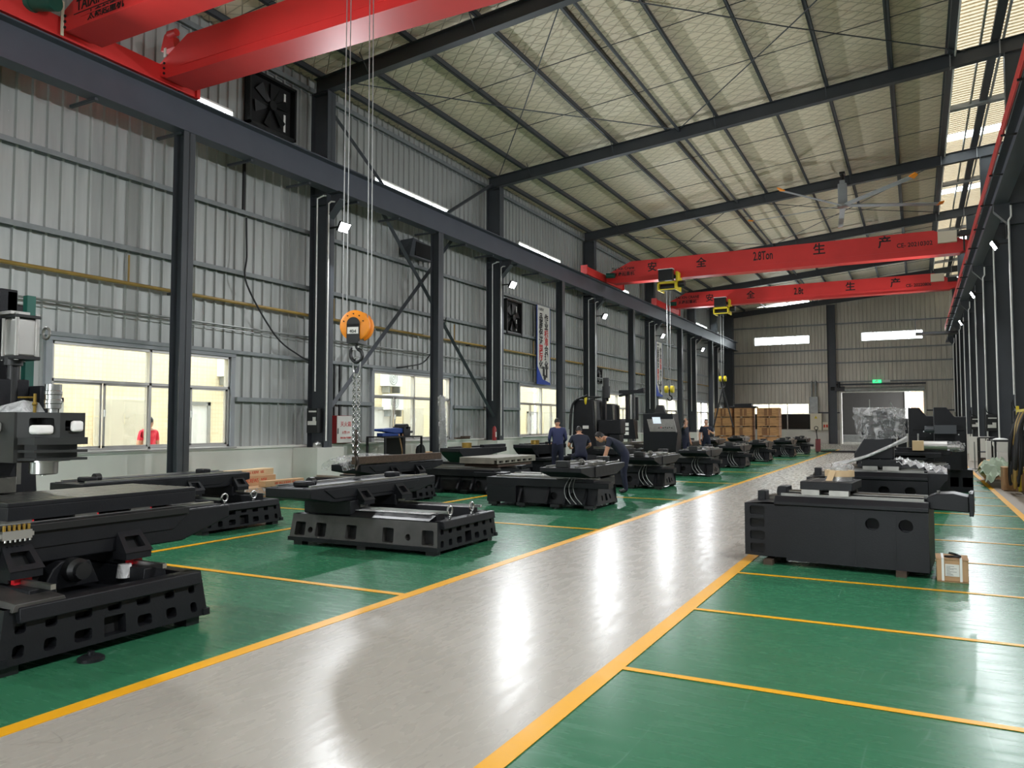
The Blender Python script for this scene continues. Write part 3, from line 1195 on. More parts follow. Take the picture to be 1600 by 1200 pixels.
endsheet(-14.1, -12.75, 1.05, 11.0)
endsheet(-12.75, -11.65, 3.15, 11.0)
endsheet(-11.65, -7.4, 3.15, 7.86)
endsheet(-11.65, -7.4, 8.55, 11.0)
endsheet(-7.4, -5.25, 1.05, 11.3)
endsheet(-5.25, -3.7, 3.95, 11.3)
endsheet(-3.7, 0.5, 3.95, 7.86)
endsheet(-3.7, 0.5, 8.55, 11.7)
endsheet(0.5, 3.4, 1.05, 12.2)
for n_, (x0, x1, z0, z1) in enumerate(((-11.65, -7.4, 7.86, 8.55), (-3.7, 0.5, 7.86, 8.55))):
    f = MB()
    t = 0.05
    f.box(x0, x1, YF - .04, YF + .05, z0, z0 + t).box(x0, x1, YF - .04, YF + .05, z1 - t, z1)
    for k in range(5):
        x = x0 + (x1 - x0 - t) * k / 4
        f.box(x, x + t, YF - .04, YF + .05, z0, z1)
    o = struct('window_%d' % (31 + n_), f, M_white, ['bright high strip window, the left one of the far wall', 'bright high strip window, the right one of the far wall'][n_], cat='window')
    for k in range(4):
        part('pane', MB().box(x0 + (x1 - x0) * k / 4 + .03, x0 + (x1 - x0) * (k + 1) / 4 - .03, YF, YF + .01, z0 + t, z1 - t), M_glass, o)
f = MB()
for z in (1.05, 2.28, 3.1):
    f.box(-12.75, -7.4, YF - .04, YF + .06, z, z + .06)
for x in (-12.75, -10.6, -9.2, -7.46):
    f.box(x, x + .06, YF - .04, YF + .06, 1.05, 3.15)
o = struct('window_33', f, M_alu, 'low window of the far wall with dark lower panes, beside the crates', cat='window')
for (x0, x1) in ((-12.69, -10.6), (-10.54, -9.2), (-9.14, -7.46)):
    part('pane', MB().box(x0, x1, YF, YF + .01, 2.34, 3.1), M_glass, o)
    part('pane', MB().box(x0, x1, YF, YF + .01, 1.11, 2.28), M_dglass, o, 'dark pane')
for z in (4.78, 6.25, 7.3, 9.3):
    struct('wall_girt', MB().box(-13.7, 3.3, YF - .16, YF - .04, z - .05, z + .05), M_girt, 'grey steel girt across the far wall %.1f m up' % z, cat='girt')
struct('wall_girt', MB().box(-7.3, -5.3, YF - .16, YF - .04, 2.35, 2.45).box(-5.9, 0.6, YF - .2, YF - .04, 4.5, 4.62).box(0.6, 3.3, YF - .16, YF - .04, 2.5, 2.6), M_col, 'low grey steel girts beside the far door', cat='girt')
struct('steel_column', ibeam_z(MB(), -6.1, -5.5, YF - .25, 0.3, 0, 10.8), M_col, 'grey column of the far wall left of the roller door', cat='column')
struct('steel_column', MB().box(-13.85, -13.2, YF - 0.95, YF - 0.35, 0, 10.4), M_col, 'wide dark corner column at the far left', cat='column')
dr = struct('door_1', MB().box(-5.32, -5.16, YF - .15, YF + .3, 0, 4.1).box(0.42, 0.56, YF - .15, YF + .3, 0, 4.1).box(-5.3, 0.56, YF - .06, YF + .3, 3.95, 4.1), M_rock, 'wide open doorway in the far wall', cat='door')
part('roller_shutter', MB().cyl((-4.9, YF - .3, 4.15), (0.5, YF - .3, 4.15), 0.2, 20), M_galv, dr, 'rolled-up grey shutter')
part('shutter_motor', MB().box(-5.6, -4.9, YF - .5, YF - .2, 4.05, 4.4).cyl((-5.9, YF - .35, 4.25), (-5.5, YF - .35, 4.25), 0.13, 10).cyl((-5.3, YF - .5, 4.3), (-5.3, YF - .5, 4.75), 0.1, 8), M_black, dr)
# dark room beyond the doorway and a gap to the outside
rm = struct('wall_beyond', MB().box(-7.5, -0.85, 71.0, 71.3, 0, 5.2).box(-7.6, -7.4, YF + .3, 71.0, 0, 5.2).box(-7.5, 1.9, YF + .3, 71.2, 4.6, 4.8), M_door, 'dark wall of the room beyond the far door', cat='wall')
part('floor_beyond', MB().box(-7.5, 3.0, YF + .3, 78, -.2, 0.0), M_faisle, rm)
part('brick_wall', MB().box(-0.5, 4.0, 76.0, 76.3, 0, 7), M_brick, rm)
part('post', MB().box(-0.9, -0.55, 70.9, 71.4, 0, 4.7).box(-0.1, 0.0, 70.9, 71.0, 0, 4.7), M_white, rm)
part('bench', MB().box(-6.0, -1.2, 70.2, 70.9, 0.5, 0.62).box(-6.0, -1.2, 70.5, 70.6, 0.0, 0.5), M_galv, rm)

# ---- near end wall behind the camera; its unseen gate is added to admit daylight
struct('wall_near', MB().box(-14.3, -5.0, YN - .2, YN, 0, 11.4).box(-1.0, 3.5, YN - .2, YN, 0, 12.2).box(-5.0, -1.0, YN - .2, YN, 4.0, 11.9), M_sheet, 'end wall behind the camera with an added gateway letting in daylight', cat='wall')

# ---- outside: alley and cream facade seen through the left windows
fac = thing('opposite_building', 'cream tiled building across the alley, seen through the left windows', 'building')
part('facade', MB().box(-18.3, -18.0, YN, YF + 8, 0, 6.5), M_tile, fac)
part('end_facade', MB().box(-14.0, -7.7, 68.5, 68.8, 0, 4.2), M_tile, fac)
part('alley_ground', MB().box(-18.0, -14.35, YN, YF + 8, -.15, -0.02), M_fgrey, fac)
random.seed(3)
for k in range(14):
    y = 6.0 + k * 4.3
    d = part('door', MB().box(-18.0, -17.96, y + 4.1, y + 5.1, 0, 2.1), M_paper, fac)
    part('door_frame', MB().box(-17.99, -17.93, y + 4.0, y + 4.1, 0, 2.2).box(-17.99, -17.93, y + 5.1, y + 5.2, 0, 2.2).box(-17.99, -17.93, y + 4.0, y + 5.2, 2.1, 2.2), M_alu, fac)
    part('shutter', MB().box(-18.0, -17.95, y + 6.0, y + 7.4, 0.9, 2.2), M_cream, fac)
text('door_number', '6', 0.55, (-17.94, 12.85, 1.75), (0, 1, 0), (0, 0, 1), M_cream, fac, 1.0, 'CENTER')
bpy.context.view_layer.update()
for i, (y, z) in enumerate(((16.2, 2.95), (23.9, 3.0), (24.0, 2.1))):
    t = thing('air_conditioner', ['white air conditioner outdoor unit seen through the nearest window', 'white air conditioner outdoor unit in the second window, upper', 'white air conditioner outdoor unit in the second window, lower'][i], 'air conditioner', (-17.75, y, z), 0, 'air conditioners across the alley')
    part('casing', MB().box(-.25, .12, -.45, .45, 0, .6), M_white, t, bevel=0.01)
    part('fan_grille', MB().torus((.125, -.12, .3), .24, .012, 'x', 20, 6).torus((.125, -.12, .3), .15, .01, 'x', 20, 6).torus((.125, -.12, .3), .07, .01, 'x', 16, 6), M_galv, t)
    part('bracket', MB().box(-.25, .1, -.35, -.3, -.25, 0).box(-.25, .1, .3, .35, -.25, 0), M_galv, t)

# ================================================================== MACHINES
UF = [0.075, 0.205, 0.35, 0.5, 0.65, 0.795, 0.925]      # openings across an end face


def eyebolt(p, parent, r=0.055, axis='x'):
    mb = MB().torus((p[0], p[1], p[2] + r + 0.03), r, 0.014, axis, 18, 8)
    mb.cyl((p[0], p[1], p[2] - 0.02), (p[0], p[1], p[2] + 0.035), 0.014, 10).cyl((p[0], p[1], p[2]), (p[0], p[1], p[2] + 0.012), 0.028, 12)
    return part('eyebolt', mb, M_steel, parent, 'bright steel lifting eye')


def bed_base(root, L=2.3, W=1.55, H=0.40, z0=0.055, worn=False):
    """heavy cast bed: end face to +x at x=0, two rows of openings; side faces with five square and two round openings"""
    h = H - z0
    a, b = W / 2, W / 2 - 0.05
    mb = MB()
    low, up = [], []
    for i, u in enumerate(UF):
        w = [0.075, 0.085, 0.13, 0.17, 0.12, 0.09, 0.06][i]
        if i == 3:
            low.append((u * W - w / 2, u * W + w / 2, 0.03, 0.165, 0.006))
        else:
            low.append((u * W - w / 2, u * W + w / 2, 0.04, 0.12, 0.022))
            up.append((u * W - w / 2, u * W + w / 2, 0.19, 0.262, 0.02))
    up.append((0.5 * W - 0.055, 0.5 * W + 0.055, 0.20, 0.262, 0.02))
    up.sort()
    mb.holed((0, -a, z0), (0, a, z0), (-0.03, b, H), (-0.03, -b, H), [(0.02, 0.17, low), (0.185, 0.27, up)], (-0.09, 0, 0))
    rows = []
    hs = []
    for u in (0.07, 0.22, 0.435, 0.685, 0.94):
        hs.append((u * L - 0.085, u * L + 0.085, 0.07, 0.25, 0.02))
    for u in (0.145, 0.815):
        hs.append((u * L - 0.04, u * L + 0.04, 0.11, 0.19, 0.04))
    hs.sort()
    rows = [(0.06, 0.26, hs)]
    sm = 2 if worn else 0
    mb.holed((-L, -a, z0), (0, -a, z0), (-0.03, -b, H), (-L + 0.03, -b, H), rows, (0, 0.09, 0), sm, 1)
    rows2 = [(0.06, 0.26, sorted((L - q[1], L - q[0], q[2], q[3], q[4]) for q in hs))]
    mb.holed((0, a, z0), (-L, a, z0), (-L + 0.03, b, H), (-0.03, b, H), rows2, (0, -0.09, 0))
    mb.add([(-L, a, z0), (-L, -a, z0), (-L + .03, -b, H), (-L + .03, b, H)], [(0, 1, 2, 3)])
    # top rim and sunken deck
    mb.box(-L + 0.03, -0.03, -b, -b + 0.10, H - 0.06, H).box(-L + 0.03, -0.03, b - 0.10, b, H - 0.06, H)
    mb.box(-L + 0.03, -L + 0.14, -b, b, H - 0.06, H).box(-0.14, -0.03, -b, b, H - 0.06, H)
    mb.box(-L + 0.03, -0.05, -b + 0.05, b - 0.05, H - 0.12, H - 0.06)
    mb.add([(-L, -a, z0), (0, -a, z0), (0, a, z0), (-L, a, z0)], [(0, 3, 2, 1)])
    # bottom skirt and feet
    mb.box(-L - 0.01, 0.012, -a - 0.012, -a + 0.05, z0, z0 + 0.05).box(-L - 0.01, 0.012, a - 0.05, a + 0.012, z0, z0 + 0.05)
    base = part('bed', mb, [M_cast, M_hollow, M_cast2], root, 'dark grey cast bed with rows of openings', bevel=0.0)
    f = MB()
    for x in (-0.12, -L / 2, -L + 0.12):
        for y in (-a + 0.1, a - 0.1):
            f.box(x - 0.07, x + 0.07, y - 0.06, y + 0.06, 0.0, z0)
    part('foot', f, M_black, base)
    lip = MB().hexa([(-0.02, -a + 0.12, H - .095), (0.03, -a + 0.12, H - .09), (0.03, b - 0.04, H - .09), (-0.02, b - 0.04, H - .095), (-0.05, -a + 0.12, H + 0.012), (0.015, -a + 0.12, H + 0.005), (0.015, b - 0.04, H + 0.005), (-0.05, b - 0.04, H + 0.012)])
    part('apron', lip, M_cast, root, bevel=0.008)
    # two ways along x
    for s in (-1, 1):
        w = MB().prism([(-0.11, H - 0.1), (0.11, H - 0.1), (0.09, H + 0.07), (-0.09, H + 0.07)], 'x', -L + 0.06, -0.16)
        w.v = [(p[0], p[1] + s * 0.43, p[2]) for p in w.v]
        part('way', w, M_cast, root, bevel=0.006)
        part('linear_rail', MB().box(-L + 0.1, -0.05, s * 0.43 - 0.018, s * 0.43 + 0.018, H + 0.07, H + 0.105), M_steel, root, 'bright linear rail')
    return base


def saddle(root, xc, z0=0.60, z1=0.80, W=0.75, half=1.42, lugs=True, caps=True, yo=0.0):
    pts = [(-half, z1), (half, z1), (half, z1 - 0.11), (half - 0.5, z0), (-half + 0.45, z0), (-half, z1 - 0.12)]
    pts = [(p[0] + yo, p[1]) for p in reversed(pts)]
    mb = MB().prism(pts, 'x', xc - W / 2, xc + W / 2)
    s = part('saddle', mb, M_cast, root, 'long dark cross slide', bevel=0.012)
    d = MB().prism([(-half + .25 + yo, z1 - .03), (half - .45 + yo, z1 - .03), (half - .6 + yo, z1 - .15), (-half + .45 + yo, z1 - .15)], 'x', xc + W / 2, xc + W / 2 + 0.012)
    part('side_panel', d, M_cast, s, bevel=0.005)
    for sg in (-1, 1):
        part('linear_rail', MB().box(xc + sg * 0.26 - 0.018, xc + sg * 0.26 + 0.018, yo - half + 0.1, yo + half - 0.1, z1, z1 + 0.03), M_steel, root, 'bright linear rail')
        part('way_strip', MB().box(xc + sg * 0.26 - 0.06, xc + sg * 0.26 + 0.06, yo - half + 0.05, yo + half - 0.05, z1 - 0.004, z1 + 0.006), M_cast, root)
    for y in (-0.43, 0.43):
        pad = MB().box(xc - W / 2 - 0.02, xc + W / 2 + 0.06, y - 0.08, y + 0.08, z0 - 0.10, z0 + 0.01)
        part('slide_block', pad, M_gsteel if not caps else M_cast, root, bevel=0.006)
        if lugs:
            l = MB()
            x0, x1 = xc + W / 2 - 0.02, xc + W / 2 + 0.15
            zz0, zz1 = z0 - 0.005, z0 + 0.15
            l.holed((x1, y - 0.12, zz0), (x1, y + 0.12, zz0), (x0 + 0.03, y + 0.10, zz1), (x0 + 0.03, y - 0.10, zz1), [(0.045, 0.155, [(0.045, 0.195, 0.045, 0.155, 0.01)])], (-0.07, 0, -0.02))
            l.add([(x1, y - 0.12, zz0), (x0 + .03, y - 0.10, zz1), (x0, y - 0.10, zz0), (x1, y + 0.12, zz0), (x0 + .03, y + 0.10, zz1), (x0, y + 0.10, zz0)], [(0, 1, 2), (3, 5, 4), (0, 2, 5, 3)])
            l.box(x0, x1 - 0.01, y - 0.11, y + 0.11, z0 - 0.06, zz0 + 0.002)
            part('lug', l, [M_cast, M_hollow], root, 'pocketed mounting lug')
        if caps:
            part('red_cap', MB().box(xc + W / 2 + 0.06, xc + W / 2 + 0.10, y - 0.06, y + 0.06, z0 - 0.105, z0 - 0.05), M_redcap, root, 'red wiper cap')
    return s


def tee_table(root, xc, yc, Lx, Ly, z0, z1, slots=7):
    mb = MB().box(xc - Lx / 2, xc + Lx / 2, yc - Ly / 2, yc + Ly / 2, z0, z1 - 0.03)
    st = Lx / slots
    for i in range(slots):
        x = xc - Lx / 2 + i * st
        mb.box(x + (0 if i == 0 else 0.012), x + st - (0 if i == slots - 1 else 0.012), yc - Ly / 2, yc + Ly / 2, z1 - 0.03, z1 - 0.001)
    t = part('table', mb, M_cast, root, 'dark slotted worktable', bevel=0.004)
    for i in range(slots):
        x = xc - Lx / 2 + i * st
        part('table_land', MB().box(x + 0.014, x + st - 0.014, yc - Ly / 2 + .004, yc + Ly / 2 - .004, z1 - 0.002, z1 + 0.0015), M_gsteel, t, 'bright ground strip between slots')
    return t


# ---- A: the nearly complete machining centre at the left edge
A = thing('machining_center', 'dark machining centre at the left edge, with silver spindle over a slotted table', 'machine', (-5.08, 3.6, 0))
bed_base(A, 2.5, 1.6, 0.42, 0.07)
saddle(A, -0.86, 0.60, 0.86, 0.74, 1.45)
part('slide_cover', MB().box(-1.25, -0.45, -1.15, 0.98, 0.83, 0.885), M_black, A, bevel=0.004)
tee_table(A, -1.05, 0.38, 0.86, 1.6, 0.90, 1.03)
for y in (-0.35, 0.15, 0.62):
    part('table_slider', MB().box(-0.72, -0.60, y - 0.09, y + 0.09, 0.86, 0.905).box(-0.7, -0.61, y + 0.09, y + 0.11, 0.865, 0.9, 1), [M_gsteel, M_redcap], A, 'carriage with red end seal')
mf = part('oil_manifold', MB().box(-0.46, -0.42, -0.56, -0.36, 0.80, 0.86).box(-0.455, -0.425, -0.575, -0.345, 0.815, 0.845), M_alu, A, 'silver lubrication block')
for k in range(6):
    part('fitting', MB().cyl((-0.44, -0.54 + k * 0.033, 0.855), (-0.44, -0.54 + k * 0.033, 0.90), 0.010, 8), M_brass, mf)
    part('screw', MB().cyl((-0.42, -0.54 + k * 0.033, 0.785), (-0.42, -0.54 + k * 0.033, 0.80), 0.008, 6), M_steel, mf)
# feed motor between the ways
mt = part('feed_motor', MB().lathe((-0.42, -0.06, 0.53), [(0.0, -0.06), (0.075, -0.06), (0.085, -0.03), (0.085, 0.06), (0.06, 0.09), (0.06, 0.13), (0.0, 0.13)], 24, 0, 'x'), M_black, A, 'round black feed motor')
part('motor_bracket', MB().prism([(-0.28, 0.40), (0.16, 0.40), (0.08, 0.58), (-0.14, 0.60), (-0.2, 0.55)], 'x', -0.55, -0.43), M_cast, A, bevel=0.01)
part('plastic_cup', MB().lathe((-0.38, 0.33, 0.41), [(0.06, 0), (0.048, 0.10), (0.0, 0.10)], 16), M_wrapw, A, 'clear plastic cup')
part('way_cover', MB().hexa([(-0.5, -0.72, .43), (0.0, -0.72, .40), (0.0, -0.36, .40), (-0.5, -0.36, .43), (-0.5, -0.72, .49), (0.0, -0.70, .45), (0.0, -0.38, .45), (-0.5, -0.36, .49)]), M_cast2, A, 'worn sheet way cover', bevel=0.004)
part('levelling_pad', MB().lathe((0.1, -0.25, 0), [(0.085, 0), (0.085, 0.02), (0.06, 0.035), (0.022, 0.035), (0.022, 0.06), (0, 0.06)], 20), M_cast, A, 'round levelling pad')
# column, head, spindle
cl = MB().hexa([(-2.55, -0.45, 0.40), (-1.62, -0.42, 0.40), (-1.62, 0.42, 0.40), (-2.55, 0.45, 0.40), (-2.4, -0.36, 2.62), (-1.75, -0.34, 2.62), (-1.75, 0.34, 2.62), (-2.4, 0.36, 2.62)])
part('column', cl, M_cast, A, 'tall dark column', bevel=0.015)
for s in (-1, 1):
    part('column_rail', MB().box(-1.72, -1.66, s * 0.24 - 0.02, s * 0.24 + 0.02, 0.9, 2.5), M_gsteel, A)
hd = MB()
hd.holed((-1.75, -0.24, 1.30), (-0.93, -0.22, 1.30), (-0.93, -0.22, 1.68), (-1.75, -0.24, 1.68),
         [(0.04, 0.15, [(0.25, 0.32, 0.04, 0.14, 0.035)]), (0.21, 0.31, [(0.15, 0.25, 0.22, 0.30, 0.012), (0.34, 0.44, 0.22, 0.30, 0.012)])], (0, 0.1, 0))
hd.add([(-1.75, .24, 1.30), (-0.93, .22, 1.30), (-0.93, .22, 1.68), (-1.75, .24, 1.68)], [(1, 0, 3, 2)])
hd.add([(-1.75, -.24, 1.68), (-0.93, -.22, 1.68), (-0.93, .22, 1.68), (-1.75, .24, 1.68)], [(0, 1, 2, 3)])
hd.add([(-1.75, -.24, 1.30), (-0.93, -.22, 1.30), (-0.93, .22, 1.30), (-1.75, .24, 1.30)], [(3, 2, 1, 0)])
hd.add([(-1.75, -.24, 1.30), (-1.75, .24, 1.30), (-1.75, .24, 1.68), (-1.75, -.24, 1.68)], [(3, 2, 1, 0)])
hd.add([(-0.93, -.22, 1.30), (-0.93, .22, 1.30), (-0.93, .22, 1.68), (-0.93, -.22, 1.68)], [(0, 1, 2, 3)])
head = part('spindle_head', hd, [M_pedcream, M_hollow], A, 'grey spindle head with cut-outs')
nose = MB()
nose.holed((-0.93, -0.2, 1.49), (-0.72, 0.0, 1.49), (-0.72, 0.0, 1.68), (-0.93, -0.2, 1.68), [(0.02, 0.16, [(0.08, 0.25, 0.03, 0.15, 0.015)])], (-0.06, 0.09, 0))
nose.holed((-0.72, 0.0, 1.49), (-0.72, 0.2, 1.49), (-0.72, 0.2, 1.68), (-0.72, 0.0, 1.68), [(0.04, 0.15, [(0.04, 0.15, 0.05, 0.13, 0.01)])], (-0.08, 0, 0))
nose.add([(-0.93, -.2, 1.68), (-0.72, 0, 1.68), (-0.72, .2, 1.68), (-0.93, .22, 1.68), (-0.93, -.2, 1.49), (-0.72, 0, 1.49), (-0.72, .2, 1.49), (-0.93, .22, 1.49)], [(0, 1, 2, 3), (7, 6, 5, 4), (2, 6, 7, 3)])
for z in (1.315, 1.375, 1.435):
    nose.prism([(-0.95, -0.2), (-0.80, -0.14), (-0.70, 0.0), (-0.68, 0.2), (-0.95, 0.22)], 'z', z, z + 0.02 if z < 1.43 else 1.49)
nose.prism([(-0.93, -0.14), (-0.84, -0.1), (-0.78, 0.0), (-0.78, 0.18), (-0.93, 0.2)], 'z', 1.315, 1.49)
part('head_front', nose, [M_pedcream, M_hollow], A, 'finned front of the spindle head')
for (p, d, r) in (((-1.15, -0.27, 1.57), (0.14, 0.10, 0.08), 0), ((-0.79, -0.10, 1.55), (0.12, 0.13, 0.07), 0), ((-0.70, 0.12, 1.575), (0.05, 0.09, 0.085), 0)):
    part('foam_pad', MB().cbox(p, d), M_foam, A, 'white foam block pushed into the head', bevel=0.02)
sp = part('spindle_nose', MB().lathe((-0.98, 0.04, 1.20), [(0.0, -0.01), (0.02, -0.01), (0.02, 0.0), (0.09, 0.0), (0.10, 0.008), (0.10, 0.095), (0.118, 0.098), (0.118, 0.12), (0.0, 0.12)], 32), M_steel, A, 'bright silver spindle nose')
part('rotary_coupler', MB().lathe((-0.95, 0.08, 1.68), [(0.035, 0), (0.035, .03), (0.06, .035), (0.06, .07), (0.064, .075), (0.064, .10), (0.06, .105), (0.06, .14), (0.064, .145), (0.064, .17), (0.06, .175), (0.06, .225), (0.0, .225)], 24), M_steel, A, 'ribbed silver coupler on the head')
part('oil_valve', MB().tube([(-1.02, -0.02, 1.68), (-1.02, -0.02, 1.83)], 0.012, 8).tube([(-1.02, -0.02, 1.80), (-1.14, -0.08, 1.80)], 0.008, 6).sphere((-1.02, -0.02, 1.75), 0.02, 8, 6), M_brass, A, 'small brass valve')
part('plastic_sheet', MB().hexa([(-1.5, -.2, 1.685), (-1.05, -.1, 1.685), (-1.0, .05, 1.685), (-1.4, .0, 1.685), (-1.45, -.15, 1.70), (-1.1, -.06, 1.78), (-1.05, .03, 1.76), (-1.4, .0, 1.70)]), M_wrapw, A)
bo = part('booster_bracket', MB().box(-1.75, -1.30, -0.22, 0.10, 1.68, 1.95).box(-1.72, -1.15, 0.10, 0.26, 1.68, 1.9), M_cast, A, bevel=0.01)
part('booster_rod', MB().cyl((-1.33, -0.02, 1.7), (-1.33, -0.02, 2.12), 0.042, 14).cyl((-1.33, -0.02, 2.06), (-1.33, -0.02, 2.12), 0.07, 14), M_black, A)
cy = part('booster_cylinder', MB().box(-1.40, -1.22, -0.06, 0.10, 2.13, 2.44), M_alu, A, 'silver air cylinder', bevel=0.02)
for (x, y) in ((-1.40, -0.06), (-1.22, -0.06), (-1.22, 0.10), (-1.40, 0.10)):
    part('tie_rod', MB().cyl((x, y, 2.10), (x, y, 2.48), 0.016, 8), M_alu, cy)
part('cylinder_cap', MB().box(-1.42, -1.20, -0.08, 0.12, 2.44, 2.465).box(-1.42, -1.20, -0.08, 0.12, 2.105, 2.135), M_black, A, bevel=0.005)
part('cap_plate', MB().box(-1.43, -1.24, -0.10, 0.05, 2.465, 2.49), M_alu, A)
part('lifting_ring', MB().torus((-1.2, 0.16, 2.33), 0.045, 0.011, 'y', 18, 8), M_steel, A)
part('drive_box', MB().box(-1.74, -1.52, -0.30, 0.0, 2.35, 2.66).box(-1.6, -1.5, -0.05, 0.1, 2.5, 2.7), M_cast, A, 'drive housing on top of the head', bevel=0.01)
part('green_plate', MB().box(-1.5, -1.44, 0.14, 0.21, 1.9, 2.66), M_green, A, 'dark green plate')
part('chain_cover', MB().box(-1.56, -1.50, 0.02, 0.09, 2.48, 2.68), M_steel, A)
part('column_foot_block', MB().box(-1.6, -1.35, -0.2, 0.05, 0.98 + .06, 1.12 + .05), M_gsteel, A, bevel=0.006)

# ---- B: bed with saddle behind the machining centre
def bed_saddle(name, label, loc, rot=0.0, xs=-1.75, eyes=True, worn=False, L=2.3, W=1.55, yo=0.0):
    r = thing(name, label, 'machine bed', loc, rot, 'cast machine beds')
    bed_base(r, L, W, 0.40, 0.055, worn)
    saddle(r, xs, 0.60, 0.80, 0.72, 1.42, True, False, yo)
    part('bearing_housing', MB().box(xs - 0.12, xs + 0.12, yo - 1.2, yo - 1.05, 0.80, 0.87).box(xs - 0.1, xs + 0.1, yo + 0.72, yo + 0.86, 0.80, 0.88), M_cast, r, bevel=0.02)
    part('screw_bracket', MB().lathe((xs, yo - 1.0, 0.85), [(0.0, -0.03), (0.06, -0.03), (0.06, 0.05), (0.03, 0.05), (0.0, 0.05)], 16, 0, 'y'), M_black, r)
    part('slide_pedestal', MB().box(xs - 0.36, xs + 0.4, -0.70, -0.28, 0.42, 0.60).box(xs - 0.36, xs + 0.4, 0.3, 0.55, 0.45, 0.60), M_cast, r, bevel=0.01)
    if eyes:
        eyebolt((-0.12, -0.28, 0.41), r)
        eyebolt((-0.12, 0.28, 0.41), r)
    return r


Cb = bed_saddle('machine_bed', 'cast machine bed with two lifting eyes and worn side, in front of the hanging chain', (-5.14, 8.57, 0), 0.03, -1.75, True, True)
part('oiled_film', MB().box(-1.35, -0.22, -0.60, -0.36, 0.472, 0.476).box(-1.0, -0.2, 0.34, 0.54, 0.472, 0.476), M_wrapw, Cb, 'crinkled plastic film over the ways')
part('slope_film', MB().hexa([(-1.35, -.72, .405), (-.15, -.72, .405), (-.15, -.56, .455), (-1.35, -.56, .455), (-1.35, -.72, .41), (-.15, -.72, .41), (-.15, -.56, .46), (-1.35, -.56, .46)]), M_black, Cb)
Bb = bed_saddle('machine_bed', 'cast machine bed half hidden behind the machining centre, near the stack of boxes', (-9.0, 8.45, 0), 0.0, -1.0, yo=-0.72)
Db = bed_saddle('machine_bed', 'cast machine bed against the wall behind the chain, its slide wrapped in plastic', (-9.05, 12.95, 0), 0.0, -0.6, False)
for ch in Db.children:
    if ch.name.startswith('saddle'):
        pass
wp = MB()
random.seed(5)
nx, ny = 10, 26
vs, fs = [], []
for j in range(ny + 1):
    for i in range(nx + 1):
        a = PI * i / nx
        y = -1.75 + 2.1 * j / ny
        taper = 0.7 + 0.3 * math.sin(PI * min(1, j / ny * 1.05))
        r = (0.36 + random.uniform(-.03, .03)) * taper
        vs.append((-0.65 - math.cos(a) * r, y, 0.72 + math.sin(a) * 0.28 * taper + random.uniform(-.02, .02)))
for j in range(ny):
    for i in range(nx):
        k = j * (nx + 1) + i
        fs.append((k, k + 1, k + nx + 2, k + nx + 1))
wp.add(vs, fs)
part('plastic_wrap', wp, M_wrap, Db, 'crumpled clear plastic over the slide')
solo('timber_beam', MB().box(-0.06, 0.06, -1.35, 1.35, 0, 0.14), M_dwood, 'long dark timber resting across the bed with the plastic-wrapped slide', 'timber', None, None, 0.01, (-9.28, 12.75, 0.84 - .015), -0.05)


